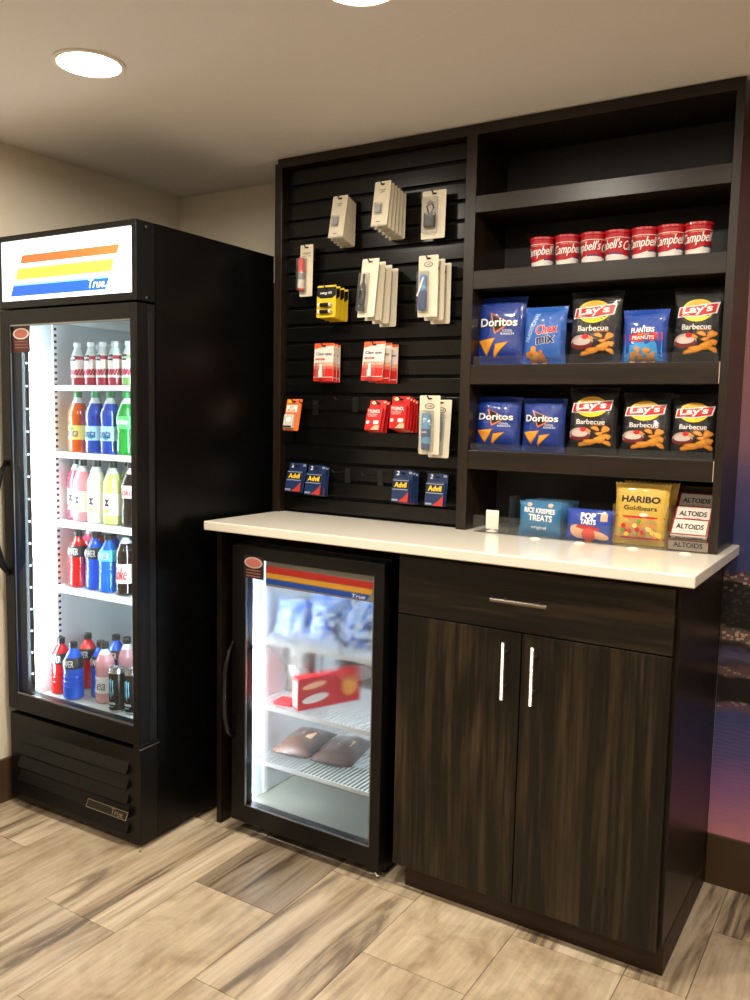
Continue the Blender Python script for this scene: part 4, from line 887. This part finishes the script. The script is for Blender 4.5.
def blister(x0, x1, z0, z1, d, t, r=.01):
    bm = bmesh.new(); bmesh.ops.create_cube(bm, size=1)
    for v in bm.verts:
        fr = v.co.y < 0; sx = .9 if fr else 1
        v.co = Vector(((x0 + x1) / 2 + v.co.x * (x1 - x0) * sx, -.0014 - (d if fr else 0), (z0 + z1) / 2 + v.co.z * (z1 - z0) * (.95 if fr else 1)))
    bmesh.ops.bevel(bm, geom=bm.edges[:], offset=.0022, segments=2, affect='EDGES'); bm.verts.index_update()
    m = MB().add([v.co for v in bm.verts], [[v.index for v in f.verts] for f in bm.faces], M_blis, True); bm.free(); return m.build('blister', t)
# kinds -------------------------------------------------------------
def k_usb(t, w=.06, h=.145):
    card(w, h, M_card, t); A = Art(flat(-.0012)); slot(A); A.text('CHARGE', 0, -.016, w * .4, .004, M_blk, 1); A.text('cable', 0, -.023, w * .3, .004, M_blk, 1); A.rect(-w * .2, w * .05, -h + .025, -h + .027, M_blk, 1); A.build('lettering', t)
    blister(-w * .34, w * .14, -.098, -.058, .012, t); MB().box(-w * .26, w * .06, -.010, -.002, -.092, -.064, mat('charger_grey', (150, 150, 160), .35), .002).build('charger', t)
    MB().prism([(-w * .45, -h + .008), (w * .45, -h + .008), (w * .45, -h + .014), (-w * .45, -h + .014)], -.011, -.0014, M_blis).build('bottom_fold', t)
def k_charger(t, w=.075, h=.145):
    card(w, h, M_card, t); A = Art(flat(-.0012)); slot(A); A.build('slot', t)
    blister(-w * .42, w * .2, -h + .028, -.008, .024, t)
    mb = MB(); mb.box(-w * .32, w * .12, -.020, -.002, -.105, -.06, M_blackp, .004); mb.tube([(-.012, -.012, -.06), (-.018, -.014, -.04), (.0, -.014, -.028), (.006, -.012, -.045), (-.004, -.012, -.06)], .003, M_blk, 8); mb.build('charger', t)
    mb = MB(); mb.tube([(-.02, -.012, -.03), (-.008, -.014, -.022), (.004, -.012, -.034)], .004, M_steel, 8); mb.build('metal_plug', t)
def k_balm(t, w=.055, h=.165):
    card(w, h, M_card, t); A = Art(flat(-.0012)); slot(A); A.text('LIP BALM', 0, -.018, w * .6, .007, M_blk, 1); A.text('spf 15', 0, -.028, w * .7, .005, M_blk, 1); A.build('lettering', t)
    x = -w * .22; t1 = MB().lathe([(.0125, -.085), (.0125, -.062), (.0125, -.040), (.010, -.036)], mat('balm_red', (214, 46, 40), .35), 20, (x, -.0145, 0)).build('tube_cap', t)
    mb = MB().lathe([(.0115, -.140), (.012, -.138), (.012, -.110), (.012, -.0855)], mat('balm_grey', (150, 146, 140), .3), 20, (x, -.0145, 0), mats=[mat('balm_white', (222, 216, 206), .4), mat('balm_white', (222, 216, 206), .4), MATS['balm_grey']]); mb.lathe([(.012, -.146), (.012, -.1402)], MATS['balm_red'], 20, (x, -.0145, 0)); mb.build('balm_tube', t)
    blister(-w * .5, w * .08, -.149, -.034, .027, t)
def k_battery(t, w=.079, h=.108):
    y = mat('battery_yellow', (236, 200, 40), .4); MB().prism(roundrect(w, h, .006, .012), -.0014, 0, y).build('backing_card', t)
    A = Art(flat(-.0014)); A.poly([(-w * .5, .006), (w * .5, .006), (w * .5, -.022), (w * .3, -.031), (-w * .3, -.031), (-w * .5, -.022)], M_blk, 1); A.text('energy AA', -.002, -.014, w * .62, .012, M_white, 2, .1, .04); A.rect(-w * .46, w * .5, .006, .012, y, 1); A.build('lettering', t)
    b = MB()
    for z in (-.054, -.077):
        bb = MB()
        ms = [M_white, M_white, M_blk, M_blk, M_white, M_white, M_steel]
        P = [(.0, -.026), (.0068, -.026), (.0068, -.018), (.0068, 0), (.0068, .018), (.0068, .024), (.003, .025), (.003, .027)]
        bb.lathe(P, M_white, 16, mats=ms); o = bb.build('battery', t); o.location = (0, -.0092, z); o.rotation_euler = (0, PI / 2, 0)
def k_device(t, w=.07, h=.190, item='black', side=-1):
    card(w, h, M_card, t); A = Art(flat(-.0012)); slot(A)
    if item != 'black': A.ell(0, -.016, .016, .0085, M_blk, 1); A.ell(0, -.016, .0135, .0065, M_card, 2); A.text('CARE', 0, -.016, .019, .006, M_blk, 3)
    A.build('lettering', t); x = -w * .2
    blister(x - w * .27, x + w * .27, -h + .025, -.035, .022, t)
    mb = MB()
    if item == 'black':
        mb.tube([(x, -.012, -.04), (x, -.012, -.07)], .0035, M_blackp, 8); mb.lathe([(.004, -.145), (.010, -.14), (.0115, -.10), (.008, -.075), (.004, -.068)], M_blackp, 14, (x, -.013, 0)); mb.tube([(x - .006, -.014, -.10), (x + .008, -.018, -.118)], .003, M_steel, 6); mb.box(x - .01, x + .01, -.018, -.004, -.16, -.145, M_blackp, .002)
    else:
        bl = mat('comb_blue', (70, 130, 190), .35)
        mb.box(x - .012, x + .013, -.018, -.003, -.158, -.10, mat('pouch_navy', (36, 66, 116), .35), .003); mb.box(x - .008, x + .012, -.018, -.004, -.10, -.048, bl, .004); mb.tube([(x - .014, -.02, -.115), (x + .008, -.021, -.058)], .003, M_white, 8)
    mb.build('grooming_tool' if item == 'black' else 'blue_pouch', t)
def k_eye(t, w=.082, h=.130):
    wht = mat('eye_white', (238, 226, 214), .35); MB().prism(roundrect(w, h, .003, .012), -.002, 0, wht).build('backing_card', t)
    A = Art(flat(-.002)); q = -h + .012; A.poly([(-w / 2, .012), (w / 2, .012), (w / 2, .004), (0, .001), (-w / 2, -.008)], mat('eye_orange', (232, 96, 44), .35), 1); slot(A, l=2)
    A.rect(-w / 2, w / 2, q, q + .042, mat('eye_red', (212, 40, 34), .35), 1); A.rect(-w / 2, w / 2, q + .042, q + .052, mat('eye_rose', (228, 110, 90), .35), 1); A.rect(-w / 2, w / 2, q + .052, q + .064, mat('eye_pale', (236, 176, 150), .35), 1)
    A.rect(-w / 2, w / 2, q + .012, q + .014, wht, 2); A.build('printed_panel', t)
    A = Art(flat(-.002)); A.text('Clear eyes', 0, -.026, w * .8, .014, mat('eye_navy', (50, 60, 110), .4), 2, .1, .03); A.rect(-w * .42, w * .05, -.046, -.040, MATS['eye_red'], 2); A.text('relief', -w * .2, -.043, w * .3, .004, wht, 3); A.build('lettering', t)
    MB().lathe([(.007, -.106), (.0075, -.104), (.0075, -.085), (.0045, -.078), (.0045, -.062), (.004, -.061)], M_white, 14, (-w * .08, -.010, 0)).build('dropper_bottle', t)
    blister(-w * .34, w * .18, -.110, -.056, .018, t)
def k_orange(t, w=.068, h=.115):
    MB().prism(roundrect(w, h, .003, .012), -.0015, 0, mat('pack_orange', (226, 110, 50), .4)).build('backing_card', t)
    A = Art(flat(-.0015)); slot(A); A.ell(-.02, .003, .008, .005, M_yel, 1); A.rect(-w * .45, w * .26, -.036, -.010, M_white, 1); A.text('OTC', -w * .1, -.018, w * .3, .007, M_blk, 2); A.text('PLUS', -w * .1, -.030, w * .5, .010, M_ora, 2, 0, .05); A.rect(-w * .45, w * .26, -.042, -.037, M_ora, 1); A.build('lettering', t)
    MB().box(-w * .40, w * .22, -.016, -.0018, -.096, -.046, mat('pack_silver', (206, 200, 190), .35), .003).build('inner_box', t); A = Art(flat(-.016)); A.ell(-w * .06, -.066, .011, .009, M_white, 1); A.rect(-w * .36, w * .18, -.094, -.088, M_blk, 1); A.build('inner_print', t)
def k_red(t, w=.068, h=.107):
    red = mat('pack_red', (196, 30, 32), .35); MB().prism(roundrect(w, h, .002, .012), -.0015, 0, red).build('backing_card', t)
    MB().box(-w / 2 + .001, w / 2 - .006, -.013, -.0017, -h + .012, -.018, red, .001).build('pill_box', t)
    A = Art(flat(-.0015)); slot(A, l=1); A.ell(-w * .25, .003, .009, .006, M_white, 1); A.ell(-w * .25, .003, .006, .0035, M_yel, 2); A.rect(w * .3, w * .45, .002, .008, M_peach, 1); A.build('card_print', t)
    A = Art(flat(-.0132)); A.text('TYLENOL', -.004, -.030, w * .72, .011, M_white, 1, 0, .05); A.text('EXTRA STRENGTH', -.008, -.041, w * .55, .004, M_white, 1); A.text('CAPLETS', -.008, -.047, w * .5, .004, M_white, 1); A.ell(-w * .33, -.068, .006, .006, M_white, 1)
    A.poly([(0, -.062), (w * .3, -.062), (w * .3, -.074), (0, -.074)], M_white, 1); A.poly([(-w * .12, -.094), (w * .1, -.078), (w * .36, -.078), (w * .36, -.094)], M_peach, 1); A.build('lettering', t)
def k_tube(t, w=.074, h=.188):
    card(w, h, M_card, t); A = Art(flat(-.0012)); slot(A); A.ell(.0, -.022, .018, .009, M_blk, 1); A.ell(.0, -.022, .0155, .007, M_card, 2); A.text('CARE', .0, -.022, .022, .007, M_blk, 3); A.build('lettering', t)
    x = -.004; tb = mat('tube_blue', (84, 140, 180), .3); tn = mat('tube_navy', (40, 66, 110), .3)
    MB().lathe([(.012, -.160), (.014, -.158), (.0145, -.142), (.0145, -.1405)], tn, 20, (x, -.016, 0)).build('tube_cap', t)
    mb = MB(); mb.lathe([(.0145, -.140), (.0148, -.12), (.0148, -.095), (.0148, -.06), (.014, -.045)], tb, 20, (x, -.016, 0), mats=[tb, M_blk if False else tn, tb, tb]); mb.build('travel_tube', t)
    A = Art(cyl(.0152, 0, (x, -.016))); A.text('mint', 0, -.062, .018, .007, M_white, 1); A.text('paste', 0, -.105, .02, .008, M_white, 1); A.build('tube_print', t)
    blister(-.026, .018, -.168, -.034, .032, t)
def k_advil(t, w=.076, h=.106):
    nav = mat('pack_navy', (30, 48, 88), .35); MB().prism(roundrect(w, h, .002, .012), -.0015, 0, nav).build('backing_card', t)
    MB().box(-w / 2 + .001, w / 2 - .005, -.012, -.0017, -h + .012, -.017, nav, .001).build('pill_box', t)
    A = Art(flat(-.0015)); slot(A, l=1); A.text('2', -w * .3, .002, .010, .014, M_white, 1, .1, .05); A.rect(w * .28, w * .45, .001, .008, mat('pale_tag', (140, 150, 170), .4), 1); A.build('card_print', t)
    A = Art(flat(-.0122)); A.rect(-w * .46, w * .40, -.024, -.0215, MATS['pale_tag'], 1); A.rect(-w * .46, w * .40, -.049, -.025, mat('name_band', (24, 30, 60), .35), 1); A.text('Advil', -.002, -.037, w * .66, .018, M_yel, 2, .05, .06); A.rect(-w * .46, w * .38, -.054, -.051, MATS['pale_tag'], 1)
    A.poly([(-w * .1, -h + .013), (w * .42, -h + .013), (w * .42, -.058), (w * .2, -.076)], mat('pill_rust', (184, 52, 36), .4), 1); A.rect(-w * .44, -w * .12, -h + .015, -h + .021, MATS['pale_tag'], 1.5); A.build('lettering', t)
NUM = ['front', 'second', 'third', 'fourth', 'fifth', 'rearmost']
def hang(kind, name, what, cat, x, ztop, yf, yb, n, tilt_f, tilt_b, hooktxt, group, roll_f=0, dx=0, dz=-.004, **kw):
    first = None
    for i in range(n):
        f = i / max(n - 1, 1); y = yf + (yb - yf) * f; tl = tilt_f + (tilt_b - tilt_f) * f
        lab = what if n == 1 else ('%s, %s' % (what, 'front one' if i == 0 else ('rearmost' if i == n - 1 else NUM[i] + ' from front')))
        loc = (x + dx * i, y, ztop - .012 + dz * i); rot = (-tl, 0, roll_f * (1 - f) if roll_f else 0)
        if first is None:
            first = thing(name, lab, cat, loc, 0, group if n > 1 else None); kind(first, **kw); first.rotation_euler = rot
        else: dup(first, loc, rot, lab)
    hook(x, ztop - .006, max(-(yf) - .2152 + .02, .05), 'black slatwall hook carrying ' + hooktxt)
hang(k_usb, 'charger_pack', 'beige charger card in the top left bunch on the slatwall', 'hanging pack', -1.271, 2.152, -.272, -.222, 5, .20, .03, 'the top left bunch of beige charger cards', 'beige charger cards, top left bunch', dx=0)
hang(k_usb, 'charger_pack', 'beige charger card in the top middle bunch on the slatwall', 'hanging pack', -1.075, 2.164, -.318, -.222, 6, .16, .02, 'the top middle bunch of beige charger cards', 'beige charger cards, top middle bunch')
hang(k_charger, 'charger_pack', 'beige card with a shiny clear bubble and black plug at top right of the slatwall', 'hanging pack', -.925, 2.133, -.25, -.25, 1, .03, 0, 'the top right clear bubble pack', None, h=.15, w=.085)
hang(k_balm, 'lip_balm_pack', 'narrow beige card with a red capped balm tube at the left of the slatwall', 'hanging pack', -1.425, 2.008, -.25, -.25, 1, .02, 0, 'the red capped balm', None, h=.178)
hang(k_battery, 'battery_pack', 'yellow and black battery card', 'hanging pack', -1.313, 1.857, -.284, -.225, 4, .04, .02, 'the yellow battery cards', 'yellow battery cards', dx=.003, dz=-.003)
hang(k_device, 'grooming_pack', 'beige card with a black grooming tool in a clear bubble', 'hanging pack', -1.105, 1.922, -.335, -.235, 4, .14, .04, 'the beige cards with black grooming tools', 'black grooming tool cards', roll_f=.0, dx=.004, dz=-.006, w=.064)
hang(k_device, 'pouch_pack', 'beige card with a blue pouch and oval mark in the second row', 'hanging pack', -.912, 1.923, -.30, -.235, 3, .0, .0, 'the beige cards with blue pouches', 'beige cards with blue pouches', dx=.006, dz=-.008, item='blue')
hang(k_eye, 'eye_drop_pack', 'red and white eye drop card in the left bunch', 'hanging pack', -1.335, 1.665, -.262, -.224, 3, .05, .02, 'the left bunch of eye drop cards', 'eye drop cards, left bunch', dz=-.002)
hang(k_eye, 'eye_drop_pack', 'red and white eye drop card in the right bunch', 'hanging pack', -1.115, 1.663, -.284, -.224, 3, .15, .03, 'the right bunch of eye drop cards', 'eye drop cards, right bunch', dx=.007, dz=-.003)
hang(k_orange, 'pain_relief_pack', 'orange card with a small white box near the left frame of the slatwall', 'hanging pack', -1.472, 1.472, -.25, -.25, 1, .22, 0, 'the orange card', None)
hang(k_red, 'pain_relief_pack', 'red pain relief pack in the thin left bunch', 'hanging pack', -1.112, 1.471, -.258, -.238, 2, .28, .2, 'the thin left bunch of red packs', 'red pain relief packs, left bunch', w=.066)
hang(k_red, 'pain_relief_pack', 'red pain relief pack in the thick right bunch', 'hanging pack', -1.012, 1.484, -.278, -.224, 4, .12, .06, 'the thick right bunch of red packs', 'red pain relief packs, right bunch', w=.068)
hang(k_tube, 'toothpaste_pack', 'beige card with a blue travel tube beside the red packs', 'hanging pack', -.898, 1.487, -.292, -.235, 2, .0, .08, 'the blue travel tubes', 'beige cards with blue travel tubes', dx=.012, dz=-.012)
hang(k_advil, 'pill_pack', 'dark blue pill pack at the far left of the bottom row', 'hanging pack', -1.462, 1.242, -.236, -.236, 1, .25, 0, 'the far left dark blue pill pack', None)
hang(k_advil, 'pill_pack', 'dark blue pill pack second from the left in the bottom row', 'hanging pack', -1.374, 1.238, -.240, -.226, 2, .20, .12, 'the second dark blue pill pack', 'dark blue pill packs, second bunch', dx=.004)
hang(k_advil, 'pill_pack', 'dark blue pill pack third from the left in the bottom row', 'hanging pack', -1.005, 1.241, -.262, -.226, 3, .14, .05, 'the third bunch of dark blue pill packs', 'dark blue pill packs, third bunch', dx=.001, w=.07)
hang(k_advil, 'pill_pack', 'dark blue pill pack at the far right of the bottom row', 'hanging pack', -.888, 1.235, -.242, -.242, 1, .14, 0, 'the far right dark blue pill pack', None, w=.074)
hook(-1.404, 1.462, .10, 'empty black hook right of the orange card'); hook(-1.233, 1.475, .13, 'empty black hook left of the thin red bunch'); hook(-1.124, 1.225, .12, 'empty black hook left of the third bunch of dark blue packs'); hook(-1.26, 1.228, .10, 'empty black hook right of the second dark blue pack')

# ------------------------------------------------------------------ CONTENTS OF THE SMALL FRIDGE
M_ice1 = mat('frozen_pack_white', (222, 230, 238), .35); M_ice2 = mat('frozen_pack_blue', (40, 80, 170), .35); M_ice3 = mat('frozen_pack_cyan', (90, 180, 215), .35)
def ice_mat(name, seed):
    m = foil(name, (220, 228, 236)); n = N(m, 'ShaderNodeTexNoise', noise_dimensions='4D', Scale=6.5, Detail=1.0, W=seed, Distortion=1.0)
    r = ramp(m, [(.42, (8, 18, 90)), (.48, (16, 60, 180)), (.52, (70, 165, 220)), (.56, (226, 234, 240))]); L(m, n.outputs[0], r.inputs[0]); L(m, r.outputs[0], m.node_tree.nodes['Principled BSDF'].inputs[0]); return m
I1, I2, I3 = ice_mat('printed_ice_pack', 1.3), ice_mat('printed_ice_pack_b', 5.1), ice_mat('printed_ice_pack_c', 9.4)
for i, (x, y, w_, h_, rz, m_) in enumerate(((-1.335, -.43, .13, .12, .2, I1), (-1.20, -.44, .13, .14, -.1, I2), (-1.05, -.43, .15, .13, .1, I3), (-1.27, -.31, .16, .17, .1, I2), (-1.10, -.30, .15, .18, -.1, I1), (-.97, -.32, .10, .15, .0, I3))):
    bag('frozen_treat_bag', 'white and blue frozen pack on the top fridge shelf, ' + ['at the front left', 'front row second from left', 'at the front right', 'back row left', 'back row middle', 'back row right'][i], 'frozen food', (x, y, .669), w_, h_, .05, m_, None, i, 'frozen packs on the top shelf of the small fridge', .25, rz)
rb = thing('frozen_meal_box', 'red frozen food carton standing on the middle shelf of the small fridge', 'box', (-1.212, -.392, .4405), -.45)
M_rb = mat('carton_bright_red', (176, 20, 24), .45)
MB().box(-.022, .022, -.12, .12, 0, .108, M_rb, .002).build('carton', rb)
A = Art(lambda x, z, e: (.0222 + e, x, z)); A.ell(-.06, .080, .045, .010, M_peach, 1, .12); A.ell(-.055, .035, .050, .014, M_white, 1, .12); A.ell(.075, .06, .030, .034, M_potato, 1, .1); A.build('printed_panel', rb)
A = Art(lambda x, z, e: (x, -.1202 - e, z)); A.rect(-.018, .018, .008, .098, mat('carton_end', (206, 190, 180), .4), 1); A.build('end_panel', rb)
rt2 = thing('red_card', 'flat red carton lying left of the standing red carton, small fridge', 'box', (-1.325, -.468, .4405), .1); MB().box(-.035, .035, -.03, .03, 0, .012, M_rb, .002).build('carton', rt2); MB().box(-.03, .03, -.025, .025, .0122, .014, M_rb, .001).build('top_flap', rt2)
bag('frozen_meal_bag', 'dark brown frozen food bag at the left of the middle fridge shelf', 'frozen food', (-1.35, -.36, .4405), .12, .185, .06, foil('dark_tan_foil', (40, 31, 22), .5), None, 2, None, .02, .1)
bag('frozen_meal_bag', 'dark brown frozen food bag behind the red carton on the middle fridge shelf', 'frozen food', (-1.21, -.175, .4405), .22, .20, .06, MATS['dark_tan_foil'], None, 1, None, .02, .0)
M_meat = foil('brown_pack', (62, 42, 32), .15); M_film = M_blis
for i, (x, y, rz) in enumerate(((-1.325, -.36, .2), (-1.170, -.345, .2))):
    t = thing('wrapped_sandwich', ['brown shrink wrapped sandwich pack at the left of the lowest fridge shelf', 'brown shrink wrapped sandwich pack at the right of the lowest fridge shelf'][i], 'food pack', (x, y, .2435), rz)
    surf, half = bag_surf(.15, .23, .065, i, .04); mb = MB(); nx, nz = 14, 16
    for s in (1, -1):
        vs = []
        for j in range(nz + 1):
            for k in range(nx + 1):
                xx = -.075 + .15 * k / nx; zz = .23 * j / nz; p = surf(xx, zz); vs.append((p[0], zz - .115, .024 + (-p[1] if s == 1 else max(p[1], -.022))))
        mb.add(vs, [(j * (nx + 1) + k, j * (nx + 1) + k + 1, (j + 1) * (nx + 1) + k + 1, (j + 1) * (nx + 1) + k) for j in range(nz) for k in range(nx)], M_meat, True)
    mb.build('pack_body', t); MB().prism([(-.01, .02), (.04, .02), (.035, .0555), (-.01, .0575)], -.025, .025, mat('pack_label', (190, 160, 130), .4)).build('pack_label', t).location = (0, 0, -.0005)
